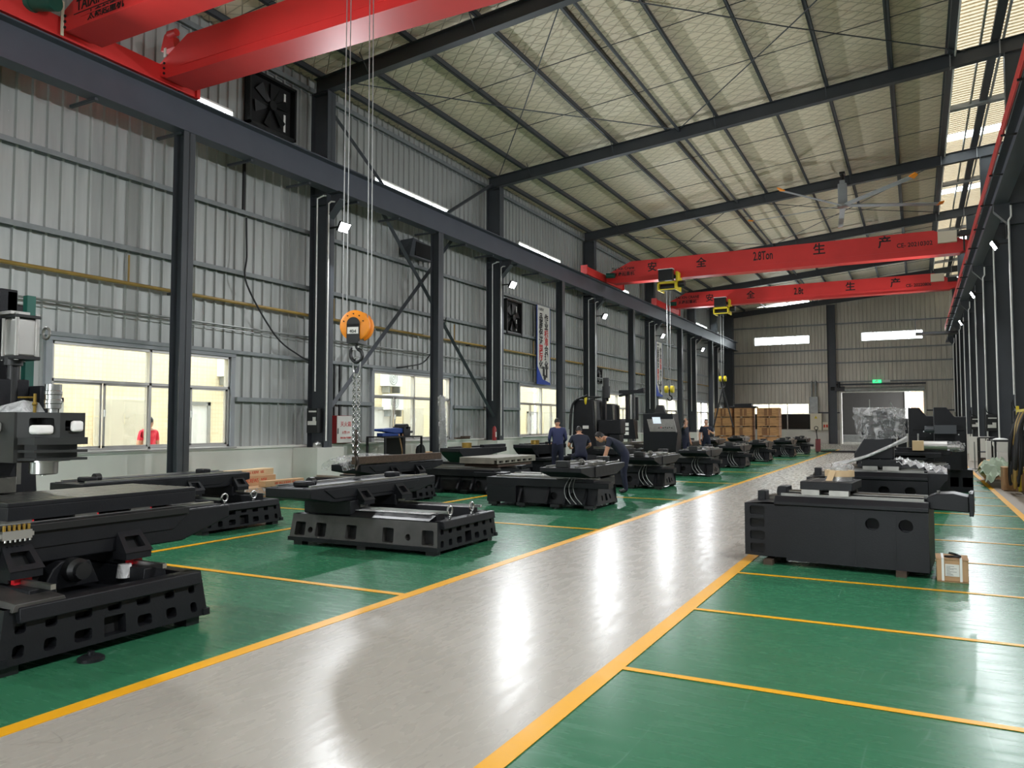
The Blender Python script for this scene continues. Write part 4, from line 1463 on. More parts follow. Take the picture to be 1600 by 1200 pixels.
# ---- ribbed bed with cross table (row along the aisle)
def ribbed_bed(name, label, loc, rot=0.0, full=True):
    r = thing(name, label, 'machine bed', loc, rot, 'beds in the row along the aisle')
    L, W = 2.25, 1.25
    mb = MB()
    a = W / 2
    # end face with three slots
    mb.holed((0, -a, 0.08), (0, a, 0.08), (-0.06, a - 0.16, 0.38), (-0.06, -a + 0.16, 0.38), [(0.06, 0.22, [(0.34, 0.42, 0.07, 0.19, 0.04), (0.57, 0.70, 0.05, 0.21, 0.02), (0.83, 0.91, 0.07, 0.19, 0.04)])], (-0.08, 0, 0))
    # side faces set back behind ribs
    hs = [(0.1, 0.38, 0.04, 0.24, 0.02), (1.30, 1.44, 0.08, 0.22, 0.07), (1.68, 1.82, 0.08, 0.22, 0.07)]
    hz = [(0.03, 0.26, hs)]
    mb.holed((-L, -a + 0.07, 0.08), (0, -a + 0.07, 0.08), (0, -a + 0.12, 0.40), (-L, -a + 0.12, 0.40), hz, (0, 0.08, 0))
    mb.holed((0, a - 0.07, 0.08), (-L, a - 0.07, 0.08), (-L, a - 0.12, 0.40), (0, a - 0.12, 0.40), [(0.03, 0.26, sorted((L - q[1], L - q[0], q[2], q[3], q[4]) for q in hs))], (0, -0.08, 0))
    mb.add([(-L, a - .07, .08), (-L, -a + .07, .08), (-L, -a + .12, .4), (-L, a - .12, .4)], [(0, 1, 2, 3)])
    mb.box(-L - 0.02, -0.05, -a + 0.02, a - 0.02, 0.40, 0.55)
    mb.box(-L, -L + 0.62, -a, a, 0.08, 0.40)
    mb.box(-L, 0.0, -a + 0.1, a - 0.1, 0.075, 0.085)
    b = part('bed', mb, [M_cast, M_hollow], r, 'dark grey cast bed with gusset ribs')
    for x in (-1.55, -0.98, -0.62, -0.22):
        for s in (-1, 1):
            y0, y1 = s * (a - 0.1), s * (a + 0.06)
            g = MB().prism([(y0, 0.08), (y1, 0.08), (y1, 0.12), (y0 - s * 0.02, 0.40), (y0 - s * 0.1, 0.40)], 'x', x - 0.025, x + 0.025)
            part('rib', g, M_cast, b, bevel=0.004)
    f = MB()
    for x in (-L + 0.15, -1.5, -0.8, -0.12):
        for s in (-1, 1):
            f.box(x - 0.09, x + 0.09, s * (a - 0.02) - 0.08, s * (a - 0.02) + 0.08, 0.03, 0.085).cyl((x, s * (a - .02), 0), (x, s * (a - .02), 0.035), 0.06, 12)
    part('foot', f, M_black, b)
    for s in (-1, 1):
        part('linear_rail', MB().box(-L + 0.1, 0.0, s * 0.40 - 0.02, s * 0.40 + 0.02, 0.55, 0.585), M_gsteel, r, 'bright linear rail')
    part('chip_tray', MB().prism([(-a - 0.02, 0.40), (-a + 0.25, 0.40), (-a + 0.25, 0.52), (-a - 0.02, 0.50)], 'x', -0.55, 0.25), M_cast, r, bevel=0.005)
    if full:
        sd = MB().prism([(-1.25, 0.80), (1.25, 0.80), (1.25, 0.72), (0.75, 0.60), (-0.75, 0.60), (-1.25, 0.72)][::-1], 'x', -0.85, -0.05)
        part('saddle', sd, M_cast, r, 'cross slide', bevel=0.01)
        fr = MB()
        fr.holed((-0.03, -0.55, 0.62), (-0.03, 0.55, 0.62), (-0.03, 0.55, 0.78), (-0.03, -0.55, 0.78), [(0.03, 0.13, [(0.08 + k * 0.2, 0.2 + k * 0.2, 0.03, 0.13, 0.01) for k in range(5)])], (-0.05, 0, 0))
        fr.box(-0.05, -0.031, -0.55, 0.55, 0.60, 0.80)
        part('saddle_front', fr, [M_cast, M_hollow], r, 'row of square pockets')
        for s in (-1, 1):
            part('cross_rail', MB().box(-0.45 + s * 0.28 - 0.02, -0.45 + s * 0.28 + 0.02, -1.2, 1.2, 0.80, 0.83), M_gsteel, r, 'bright linear rail')
            for y in (-0.35, 0.15):
                part('carriage', MB().box(-0.45 + s * 0.28 - 0.06, -0.45 + s * 0.28 + 0.06, y - 0.09, y + 0.09, 0.81, 0.87), M_gsteel, r, 'steel carriage')
        part('ball_screw', MB().cyl((-0.45, -1.1, 0.85), (-0.45, 1.1, 0.85), 0.02, 10).lathe((-0.45, -0.2, 0.85), [(0.0, -0.07), (0.05, -0.07), (0.05, 0.0), (0.07, 0.0), (0.07, 0.03), (0, 0.03)], 14, 0, 'y'), M_gsteel, r, 'bright ball screw')
        part('bearing_block', MB().box(-0.57, -0.33, -1.18, -1.05, 0.80, 0.92).box(-0.57, -0.33, 0.98, 1.12, 0.80, 0.92), M_black, r, bevel=0.01)
        for y in (-0.4, 0.4):
            part('slide_block', MB().box(-0.85, -0.28, y - 0.07, y + 0.07, 0.56, 0.61), M_gsteel, r)
        for k in range(3):
            x = -0.5 + k * 0.05
            part('hose', MB().tube(catmull([(x, -0.62, 0.60), (x - 0.08 + 0.03 * k, -0.70, 0.42), (x - .06 + .05 * k, -0.73, 0.25), (x + 0.04 + .06 * k, -0.72, 0.11)], 5), 0.008, 6), M_galv, r, 'thin grey hose')
    return r


F = ribbed_bed('machine_bed', 'ribbed machine bed, first and nearest of the row beside the walkway', (-5.25, 13.85, 0), 0.03)
eyebolt((-1.3, -0.1, 0.56), F, 0.04)
part('dust_sheet', MB().tube([(-1.9, -0.3, 0.60), (-0.9, -0.3, 0.60)], 0.012, 6).tube([(-1.9, 0.2, 0.60), (-0.95, 0.2, 0.60)], 0.012, 6), M_white, F, 'white hose')
RB = []
labs = ['ribbed machine bed behind the bending worker, second of the row beside the walkway', 'ribbed machine bed, third of the row beside the walkway',
        'ribbed machine bed, fourth of the row beside the walkway', 'ribbed machine bed, fifth of the row beside the walkway', 'ribbed machine bed, sixth of the row beside the walkway', 'ribbed machine bed, farthest of the row beside the walkway']
for i, y in enumerate((18.75, 23.7, 28.6, 33.6, 38.6, 42.6)):
    RB.append(dup(F, (-5.45 + (0.3 if i > 3 else 0) + (.15 if i > 4 else 0), y, 0), 0.03, labs[i], 'beds in the row along the aisle', ('green_reflection', 'dust_sheet')))
# second row, towards the wall
E1 = dup(F, (-9.3, 18.35, 0), 0.0, 'ribbed machine bed of the inner row with a brass bush on its slide', 'beds of the inner row', ('green_reflection', 'dust_sheet', 'hose', 'eyebolt', 'cross_rail', 'saddle', 'saddle_front', 'ball_screw', 'carriage', 'bearing_block', 'slide_block'))
E2 = dup(F, (-8.3, 15.6, 0), 0.0, 'low ribbed machine bed of the inner row carrying the grey surface plate', 'beds of the inner row', ('green_reflection', 'dust_sheet', 'hose', 'eyebolt', 'cross_rail', 'saddle', 'saddle_front', 'ball_screw', 'carriage', 'bearing_block', 'slide_block'))
labs2 = ['dark machine bed of the inner row in front of the standing navy worker', 'dark machine bed of the inner row beside the crates', 'dark machine bed at the end of the inner row by the far window', 'dark machine bed of the inner row just past the control cabinet']
for i, (x, y) in enumerate(((-8.6, 33.6), (-8.6, 38.6), (-8.4, 44.0))):
    dup(F, (x, y, 0), 0.02, labs2[i], 'beds of the inner row', ('green_reflection', 'dust_sheet', 'hose'))


def loose_slide(label, loc, rot, brass=True):
    r = thing('cross_slide', label, 'machine part', loc, rot, 'cross slides')
    mb = MB().prism([(-1.2, 0.28), (-1.0, 0.14), (-0.72, 0.0), (0.15, 0.0), (0.3, 0.16), (1.3, 0.24), (1.3, 0.36), (0.3, 0.36), (-1.2, 0.38)], 'x', -0.3, 0.3)
    part('body', mb, M_cast, r, bevel=0.012)
    fr = MB().holed((0.302, 0.25, 0.22), (0.302, 1.25, 0.25), (0.302, 1.25, 0.35), (0.302, 0.25, 0.35), [(0.02, 0.09, [(0.06 + k * 0.15, 0.13 + k * 0.15, 0.02, 0.09, 0.035) for k in range(6)])], (-0.04, 0, 0))
    part('side_face', fr, [M_cast, M_hollow], r, 'row of round holes')
    part('rail_bar', MB().box(0.12, 0.26, 0.1, 1.32, 0.36, 0.44).box(-0.26, -0.12, -0.9, 1.3, 0.36, 0.40), M_cast, r, bevel=0.006)
    part('foot', MB().box(-0.3, 0.3, -0.7, 0.1, 0.0, 0.10).prism([(0.15, 0.10), (0.55, 0.0), (0.75, 0.04), (0.75, 0.16)], 'x', -0.3, 0.3), M_cast, r, bevel=0.008)
    if brass:
        part('bush', MB().lathe((0.05, -0.45, 0.3), [(0.13, 0), (0.13, 0.2), (0.11, 0.2), (0.11, 0.1), (0, 0.1)], 20), M_brass, r, 'brass coloured bush')
    return r


loose_slide('dark cross slide with a brass bush, on the inner bed left of the grey plate', (-10.5, 17.75, 0.585), 0.0)
s2 = loose_slide('dark cross slide with a brass bush in front of the man in the blue jacket', (-10.2, 21.2, 0.59), 0.0)
# a low plain stand under the second slide
st = MB().box(-0.55, 0.55, -0.9, 0.9, 0.08, 0.57).box(-0.65, 0.65, -1.0, 1.0, 0.5, 0.59)
for x in (-.45, .45):
    for y in (-.8, .8):
        st.box(x - .08, x + .08, y - .08, y + .08, 0, .08)
solo('casting_block', st, M_cast, 'plain dark casting under the cross slide in front of the man in the blue jacket', 'machine part', None, None, 0.012, (-10.2, 21.2, 0))
sp_ = thing('surface_plate', 'flat grey surface plate on a wooden pallet block, on the inner bed', 'plate', (-9.0, 16.35, 0.585))
part('plate', MB().box(-0.5, 0.5, -0.95, 1.05, 0.16, 0.22), M_plank, sp_, bevel=0.004)
part('rim', MB().holed((0.5, -0.95, 0.08), (0.5, 1.05, 0.08), (0.5, 1.05, 0.16), (0.5, -0.95, 0.16), [(0.015, 0.065, [(0.1 + .3 * k, 0.3 + .3 * k, .015, .065, .005) for k in range(6)])], (-.06, 0, 0)).box(-.5, .42, -.95, 1.05, .08, .16), [M_plank, M_hollow], sp_)
part('timber', MB().box(-0.45, 0.45, -0.8, 0.9, 0.0, 0.08), M_dwood, sp_)


# ---- column machines further down the left side
def vmc(label, loc, cabinet=False, rot=0.0):
    r = thing('milling_machine', label, 'machine', loc, rot, 'part-built milling machines')
    part('bed', MB().hexa([(-0.9, -0.75, 0.06), (1.2, -0.75, 0.06), (1.2, 0.75, 0.06), (-0.9, 0.75, 0.06), (-0.9, -0.65, 0.62), (1.15, -0.6, 0.62), (1.15, 0.6, 0.62), (-0.9, 0.65, 0.62)]), M_cast, r, bevel=0.015)
    part('foot', MB().box(-0.8, -0.6, -0.7, 0.7, 0, 0.06).box(0.9, 1.1, -0.7, 0.7, 0, 0.06), M_black, r)
    part('column', MB().prism([(-0.85, 0.6), (0.05, 0.6), (-0.05, 1.35), (-0.12, 2.35), (-0.75, 2.35), (-0.8, 1.3)], 'y', -0.42, 0.42), M_cast, r, bevel=0.02)
    part('column_opening', MB().box(-0.55, -0.35, -0.43, -0.40, 1.62, 1.78).box(-0.55, -0.3, -0.43, -0.40, 0.72, 0.86), M_hollow, r)  # flat dark boxes stand in for shaded openings
    for s in (-1, 1):
        part('column_rail', MB().box(-0.1, -0.02, s * 0.3 - 0.03, s * 0.3 + 0.03, 0.75, 2.3), M_gsteel, r, 'bright vertical rail')
    part('head', MB().box(0.0, 0.75, -0.24, 0.24, 1.25, 1.7).box(0.35, 0.7, -0.2, 0.2, 1.0, 1.25), M_cast, r, bevel=0.02)
    part('spindle', MB().cyl((0.5, 0, 0.88), (0.5, 0, 1.02), 0.09, 16), M_steel, r)
    part('saddle', MB().box(0.05, 0.85, -0.95, 0.95, 0.64, 0.78), M_cast, r, bevel=0.01)
    part('table', MB().box(0.1, 0.8, -0.9, 0.9, 0.80, 0.88), M_gsteel, r, 'grey table')
    part('plate_label', MB().box(-0.45, -0.25, -0.425, -0.421, 1.42, 1.52), M_paper, r, 'white paper notice')
    return r


V1 = vmc('part-built milling machine with a tall tapered column and a motor above, behind the crouching worker', (-9.0, 23.2, 0))
part('motor', MB().cyl((0.15, 0.1, 2.4), (0.15, 0.1, 2.78), 0.13, 14).cyl((0.15, 0.1, 2.78), (0.15, 0.1, 3.05), 0.10, 14).box(0.1, 0.2, 0.15, 0.2, 2.3, 2.95), M_black, V1, 'upright black motor')
part('motor_post', MB().box(0.05, 0.16, 0.0, 0.12, 1.7, 2.45), M_cast, V1)
part('cable_bundle', MB().tube(catmull([(-0.5, -0.3, 2.38), (-0.3, -0.45, 2.46), (-0.75, -0.5, 2.2), (-0.85, -0.5, 1.2)], 6), 0.035, 8).tube(catmull([(-0.4, 0.1, 2.38), (0.0, 0.0, 2.44), (-0.75, -0.4, 2.3), (-0.9, -0.45, 1.4)], 6), 0.025, 8), M_black, V1, 'loose black cables')
part('yellow_cloth', MB().sphere((-0.35, -0.40, 2.33), (0.05, 0.05, 0.16), 10, 8), M_yellow, V1, 'yellow cloth')
V2 = vmc('part-built milling machine with vertical bright rails, beside the control cabinet', (-10.4, 28.6, 0))
part('side_panel', MB().prism([(0.1, 1.0), (1.0, 1.0), (0.9, 1.75), (0.25, 1.75)], 'y', -0.75, -0.45), M_cast, V2, 'angled control housing with paper notices')
for k in range(3):
    part('paper_notice', MB().box(0.55, 0.72, -0.756, -0.751, 1.15 + k * 0.17, 1.27 + k * 0.17), M_paper, V2)
part('rail_tower', MB().box(0.35, 0.45, -0.05, 0.05, 1.7, 2.75).box(0.75, 0.85, -0.05, 0.05, 1.7, 2.6).box(0.1, 1.1, -0.1, 0.1, 2.75, 2.88).prism([(0.1, 2.62), (1.1, 2.88), (1.1, 2.95), (0.1, 2.7)], 'y', -.12, .12), M_cast, V2)
part('cylinder', MB().cyl((0.6, -0.12, 1.75), (0.6, -0.12, 2.7), 0.05, 12), M_steel, V2, 'bright upright cylinder')
part('box', MB().box(-0.55, -0.15, -0.9, -0.5, 1.0, 1.3), M_cast, V2)
cc = thing('control_cabinet', 'dark operator console with sloped keypad and small screen, facing the walkway', 'cabinet', (-8.50, 27.9, 0))
part('body', MB().prism([(-0.62, 0.0), (0.62, 0.0), (0.62, 1.25), (0.5, 1.95), (-0.62, 1.95)], 'y', -0.02, 0.7), M_cast, cc, bevel=0.01)
part('side_skirt', MB().prism([(-0.62, 0.6), (0.62, 0.6), (0.70, 1.24), (-0.55, 1.26)], 'y', -0.05, -0.02), M_cast, cc)
kp = part('keypad', MB().hexa([(-0.35, -0.05, 1.28), (0.66, -0.05, 1.28), (0.66, 0.0, 1.3), (-0.35, 0.0, 1.3), (-0.52, -0.01, 1.9), (0.5, -0.01, 1.9), (0.5, 0.03, 1.9), (-0.52, 0.03, 1.9)]), M_gsteel, cc, 'sloped grey keypad')
part('screen', MB().hexa([(-0.22, -0.05, 1.58), (0.08, -0.05, 1.58), (0.08, -0.03, 1.58), (-0.22, -0.03, 1.58), (-0.27, -0.04, 1.82), (0.03, -0.04, 1.82), (0.03, -0.02, 1.82), (-0.27, -0.02, 1.82)]), M_scr, kp)
for k in range(7):
    part('button', MB().cyl((0.0 + k * 0.08, -0.06, 1.42 + 0.02 * (k % 2)), (0.0 + k * 0.08, -0.03, 1.42 + 0.02 * (k % 2)), 0.022, 8), M_black if k != 1 else M_redcap, kp)
solo('warning_lamp', MB().box(-.22, .22, -.12, .12, 0, .05).prism([(-.2, .05), (.2, .05), (.12, .32), (-.12, .32)], 'y', -.1, .1), M_black, 'black instrument box on top of the operator console', 'instrument', None, None, .008, (-8.55, 28.2, 1.95))

# ---- column castings lying on blocks at the right of the walkway
def lying_column(label, loc, rot=0.0, L=1.88):
    r = thing('column_casting', label, 'machine part', loc, rot, 'column castings lying by the walkway')
    D, z0, z1 = 0.85, 0.09, 0.70
    q = L - 1.88
    holes4 = []
    rows = []
    for k in range(4):
        v = 0.035 + k * 0.142
        rows.append((v, v + 0.105, [(0.06, 0.225, v + 0.003, v + 0.102, 0.025)]))
    mb = MB()
    mb.holed((0, 0, z0), (0.46, 0, z0), (0.46, 0, z1 - .02), (0, 0, z1 - .02), rows, (0, 0.03, 0))
    mb.holed((0.46, -0.012, z0 - 0.03), (L, -0.012, z0 - 0.03), (L, -0.012, z1), (0.46, -0.012, z1), [(0.38, 0.54, [(0.82 + q, 0.96 + q, 0.40, 0.53, 0.07), (1.14 + q, 1.28 + q, 0.40, 0.53, 0.07)])], (0, 0.10, 0))
    mb.add([(0, D, z0), (0, 0, z0), (0, 0, z1 - .02), (0, D, z1 - .02)], [(0, 1, 2, 3)])
    mb.add([(L, -.012, z0 - .03), (L, D, z0 - .03), (L, D, z1), (L, -.012, z1)], [(0, 1, 2, 3)])
    mb.add([(L, D, z0), (0, D, z0), (0, D, z1), (L, D, z1)], [(0, 1, 2, 3)])
    mb.add([(0.25, 0, z1), (L, -.012, z1), (L, D, z1), (0.25, D, z1)], [(0, 1, 2, 3)])
    mb.add([(0, 0, z1 - .02), (.25, 0, z1), (.25, D, z1), (0, D, z1 - .02)], [(0, 1, 2, 3)])
    mb.add([(0, 0, z0), (0, D, z0), (L, D, z0 - .03), (L, 0, z0 - .03)], [(0, 1, 2, 3)])
    part('body', mb, [M_cast, M_hollow], r, 'dark grey hollow column lying on its side', smooth=False)
    part('hole_web', MB().box(1.285 + q, 1.415 + q, 0.03, 0.05, 0.46, 0.475).box(1.605 + q, 1.735 + q, 0.03, 0.05, 0.46, 0.475), M_cast, r)
    part('seam_rib', MB().box(1.165 + q, 1.18 + q, -0.018, 0, z0, z1 - 0.07).box(1.56 + q, 1.575 + q, -0.018, 0, z0 - .02, z1 - 0.07), M_cast, r)
    lp = MB().prism([(0.0, 0.665), (-0.035, 0.68), (-0.035, 0.715), (0.02, 0.775), (0.12, 0.775), (0.12, 0.66)], 'x', 0.34, L + 0.005)
    part('way_ledge', lp, M_cast, r, bevel=0.006)
    part('way_ledge', MB().box(0.34, L, 0.55, 0.72, 0.69, 0.775), M_cast, r, bevel=0.006)
    for y in (0.07, 0.635):
        part('linear_rail', MB().box(0.40, L - 0.04, y - 0.02, y + 0.02, 0.775, 0.805), M_rail, r, 'bright linear rail')
    part('trough', MB().box(0.36, L, 0.16, 0.52, 0.70, 0.71), M_cast, r)
    part('ball_screw', MB().cyl((0.3, 0.34, 0.80), (L - .06, 0.34, 0.80), 0.022, 12), M_gsteel, r, 'bright ball screw')
    part('bearing_block', MB().box(0.33, 0.43, 0.2, 0.48, 0.70, 0.87).cyl((0.30, 0.34, 0.80), (0.33, 0.34, 0.80), 0.06, 14), M_cast, r, bevel=0.01)
    part('stop_plate', MB().box(0.07, 0.16, 0.32, 0.5, 0.68, 0.80), M_cast, r, bevel=0.008)
    part('end_ledge', MB().hexa([(0.02, .5, .69), (.36, .5, .70), (.36, .8, .70), (.02, .8, .69), (.05, .52, .72), (.36, .52, .76), (.36, .78, .76), (.05, .78, .72)]), M_gsteel, r)
    for x in (0.27, L - .26):
        part('timber_block', MB().box(x - 0.05, x + 0.05, -0.06, 0.35, 0, z0 - .031), M_dwood, r, 'short timber block')
        part('timber_block', MB().box(x - 0.05, x + 0.05, 0.5, 0.9, 0, z0 - .031), M_dwood, r, 'short timber block')
    return r


def slider(r, x0, x1, wrap=True):
    part('slide_plate', MB().box(x0, x1, 0.0, 0.70, 0.86, 0.95), M_cast, r, bevel=0.006)
    for (a, b) in ((x0 + 0.01, x0 + 0.2), (x1 - 0.24, x1 - 0.04)):
        for y in (0.07, 0.635):
            part('carriage', MB().box(a, b, y - 0.055, y + 0.055, 0.80, 0.86), M_gsteel, r, 'pale steel carriage')
    part('bolt_hole', MB().cyl((x0 + .12, -0.002, 0.905), (x0 + .12, 0.01, 0.905), 0.012, 10).cyl((x1 - .12, -0.002, 0.905), (x1 - .12, 0.01, 0.905), 0.012, 10), M_hollow, r)
    for k in range(3):
        part('plate_groove', MB().box(x0 + 0.08 + k * 0.14, x0 + 0.095 + k * 0.14, 0.05, 0.65, 0.949, 0.953), M_gsteel, r)


R1 = lying_column('long dark column casting lying on timber blocks next to the small strapped box', (-1.80, 9.20, 0), -0.075)
slider(R1, 0.62, 1.16)
for ch in R1.children:
    pass
part('nut_bracket', MB().lathe((0.98, 0.34, 0.95), [(0.13, 0), (0.13, 0.06), (0.1, 0.07), (0.1, 0.15), (0, 0.15)], 18), M_alu, R1, 'silver nut housing')
part('plastic_wrap', MB().lathe((0.98, 0.34, 0.95), [(0.16, 0), (0.15, 0.07), (0.155, 0.16), (0.13, 0.19), (0.0, 0.2)], 12), M_wrap, R1, 'clear plastic wrap')
part('paper_tape', MB().lathe((0.98, 0.34, 1.0), [(0.15, 0), (0.157, 0.0), (0.157, 0.07), (0.15, 0.07)], 14).hexa([(0.86, 0.18, .955), (0.93, 0.16, .955), (0.93, 0.17, .955), (0.86, 0.19, .955), (0.90, 0.2, 1.07), (0.97, 0.18, 1.07), (.97, .19, 1.07), (.90, .21, 1.07)]), M_cardl, R1, 'brown paper tape')
mbk = MB().prism([(1.86, 0.70), (2.24, 0.68), (2.24, 0.84), (2.1, 0.87), (1.95, 0.86), (1.86, 0.82)], 'y', 0.16, 0.52)
part('motor_bracket', mbk, M_cast, R1, bevel=0.01)
part('motor_flange', MB().box(2.24, 2.28, 0.10, 0.58, 0.65, 0.88), M_cast, R1, bevel=0.006)
part('bracket_bolts', MB().cyl((2.25, 0.15, .885), (2.25, .15, .90), .012, 8).cyl((1.96, .3, .86), (1.96, .3, .885), .015, 8), M_steel, R1)
solo('strapped_box_pad', MB().box(-0.14, 0.14, -0.2, 0.2, 0, 0.008), M_wood, 'thin board under the small strapped box', 'board', None, None, 0, (0.275, 9.17, 0), 0)
bx = thing('strapped_box', 'small brown carton with white straps and a paper label beside the front casting', 'box', (0.275, 9.17, 0.008), 0.0)
part('carton', MB().box(-0.14, 0.14, -0.17, 0.17, 0, 0.215), M_card, bx, bevel=0.006)
part('lid_flap', MB().box(-0.145, -0.002, -0.175, 0.175, 0.215, 0.221).box(0.002, 0.145, -0.175, 0.175, 0.215, 0.219), M_card, bx)
for x in (-0.085, 0.075):
    part('strap', MB().box(x - 0.011, x + 0.011, -0.178, -0.172, 0, 0.223).box(x - 0.011, x + 0.011, -0.178, 0.178, 0.222, 0.226), M_white, bx, 'white strap')
lb = part('paper_label', MB().box(-0.065, 0.06, -0.1765, -0.1735, 0.05, 0.17), M_paper, bx, 'white printed label')
random.seed(9)
pr = MB()
for k in range(9):
    w = random.uniform(0.03, 0.1)
    pr.box(-0.055, -0.055 + w, -0.1775, -0.1768, 0.06 + k * 0.011, 0.063 + k * 0.011)
part('print', pr, M_ink, lb)
part('plastic_handle', MB().tube(catmull([(-0.06, -0.05, 0.226), (0.0, -0.12, 0.24), (0.07, -0.1, 0.24), (0.05, 0.0, 0.24), (-0.02, 0.05, 0.25)], 5), 0.012, 8), M_black, bx)

R2 = lying_column('second dark column casting along the walkway, a plastic-wrapped spindle head standing on it', (-1.42, 11.7, 0.15), 0.0, 1.52)
part('end_wedge', MB().prism([(1.52, 0.40), (1.76, 0.70), (1.76, 0.775), (1.52, 0.775)], 'y', 0.0, 0.85), M_cast, R2, bevel=.008)
for ch in R2.children:
    pass
slider(R2, 0.72, 1.22)
part('wooden_skid', MB().box(0.1, 0.4, 0.0, 0.88, -0.15, 0.0).box(1.15, 1.4, 0.0, 0.88, -0.15, 0.0), M_dwood, R2, 'timber skid')
part('spindle_head', MB().prism([(0.62, 0.95), (0.62, 1.02), (0.78, 1.28), (1.12, 1.30), (1.12, 0.95)], 'y', 0.12, 0.55), M_cast, R2, bevel=0.015)
part('head_top', MB().box(0.72, 1.15, 0.1, 0.5, 1.28, 1.55).cyl((0.95, .3, 1.5), (0.95, .3, 1.62), .1, 14), M_cast, R2, bevel=0.02)
wp = MB()
random.seed(12)
n_, m_ = 16, 9
vs, fs = [], []
for j in range(m_ + 1):
    t = j / m_
    for i in range(n_):
        a = 2 * PI * i / n_
        rx = (0.30 + 0.06 * t) * (1 + random.uniform(-.08, .08))
        ry = (0.27 + 0.05 * t) * (1 + random.uniform(-.08, .08))
        vs.append((0.95 + rx * math.cos(a), 0.30 + ry * math.sin(a), 1.24 + 0.42 * t + random.uniform(-.02, .02)))
for j in range(m_):
    for i in range(n_):
        fs.append((j * n_ + i, j * n_ + (i + 1) % n_, (j + 1) * n_ + (i + 1) % n_, (j + 1) * n_ + i))
fs.append(tuple(m_ * n_ + i for i in range(n_)))
wp.add(vs, fs)
part('plastic_bag', wp, M_wrap, R2, 'crumpled clear plastic bag over the head')
dr_ = MB()
for k in range(6):
    o = 0.02 * k
    dr_.tube(catmull([(1.28, 0.2 + o, 1.26 - o * .5), (1.05, 0.0 + o, 1.12), (0.75, -0.06 + o, 0.98), (0.35, 0.0 + o * 2, 0.84 + o * .3)], 6), 0.016 + 0.004 * (k % 2), 6)
part('plastic_rope', dr_, M_wrapw, R2, 'twisted plastic film trailing down')
fm = MB()
vs, fs = [], []
random.seed(4)
for j in range(7):
    for i in range(19):
        x = 1.15 + 0.6 * i / 18
        y = -0.04 + 0.75 * j / 6
        vs.append((x, y, 0.83 + 0.13 * (1 - i / 18) + 0.025 * math.sin(i * 2.1 + j) + random.uniform(-.008, .008) - (0.04 if j == 0 else 0)))
for j in range(6):
    for i in range(18):
        fs.append((j * 19 + i, j * 19 + i + 1, (j + 1) * 19 + i + 1, (j + 1) * 19 + i))
fm.add(vs, fs)
part('plastic_cover', fm, M_wrapw, R2, 'milky plastic film over the ways')
R3 = lying_column('third dark column casting along the walkway, carrying a silver motor', (-1.38, 16.2, 0.05), 0.0)
slider(R3, 0.9, 1.5)
part('wooden_skid', MB().box(0.1, 0.3, 0.1, 0.8, -0.05, 0.0).box(1.5, 1.7, 0.1, 0.8, -0.05, 0.0), M_dwood, R3, 'timber skid')
part('frame', MB().box(0.95, 1.9, 0.1, 0.6, 0.95, 1.05).box(1.0, 1.85, 0.15, 0.2, 1.05, 1.09).box(0.9, 1.75, 0.0, 0.1, 0.9, 1.0), M_cast, R3, bevel=0.008)
part('motor', MB().cyl((1.42, 0.1, 1.13), (1.85, 0.1, 1.13), 0.085, 16), M_alu, R3, 'silver cylindrical motor')
part('motor_box', MB().box(1.28, 1.47, 0.0, 0.2, 1.04, 1.22), M_cardl, R3, 'tan motor end block')
part('posts', MB().cyl((1.02, .3, 1.05), (1.02, .3, 1.35), .015, 8).cyl((1.2, .3, 1.05), (1.2, .3, 1.35), .015, 8).cyl((1.38, .3, 1.05), (1.38, .3, 1.35), .015, 8), M_steel, R3)


def standing_column(label, x, y, h=1.95, w=0.75):
    r = thing('column_casting', label, 'machine part', (x, y, 0), 0, 'upright column castings')
    part('body', MB().prism([(0, 0.5), (w, 0.5), (w, h - 0.22), (0.42, h - 0.22), (0.26, h), (0, h)], 'y', 0, 0.8), M_cast, r, bevel=0.012)
    b = MB().holed((-0.05, -0.12, 0.0), (w + .1, -0.12, 0.0), (w + .1, -0.12, 0.52), (-0.05, -0.12, 0.52), [(0.12, 0.34, [(0.08, 0.26, .12, .34, .01), (.34, .52, .12, .34, .01), (.6, .8, .12, .34, .01)])], (0, .1, 0))
    b.box(-.05, w + .1, -.02, .9, 0, .52)
    b.add([(-0.05, -0.12, .52), (w + .1, -.12, .52), (w + .1, -.02, .52), (-.05, -.02, .52), (-0.05, -0.12, 0), (-.05, -.02, 0), (w + .1, -.12, 0), (w + .1, -.02, 0)], [(0, 1, 2, 3), (4, 0, 3, 5), (6, 7, 2, 1)])
    part('base', b, [M_cast, M_hollow], r)
    part('cover', MB().box(0.05, 0.4, -0.03, 0, 0.9, 1.25).box(0.1, w - 0.05, -0.02, 0, 1.42, 1.46), M_cast, r, bevel=0.005)
    part('bolt', MB().cyl((0.35, -0.02, 1.38), (0.35, 0, 1.38), 0.015, 8).cyl((0.5, -0.02, 1.33), (0.5, 0, 1.33), 0.015, 8).cyl((0.6, -.02, 1.12), (.6, 0, 1.12), .02, 8), M_steel, r)
    return r


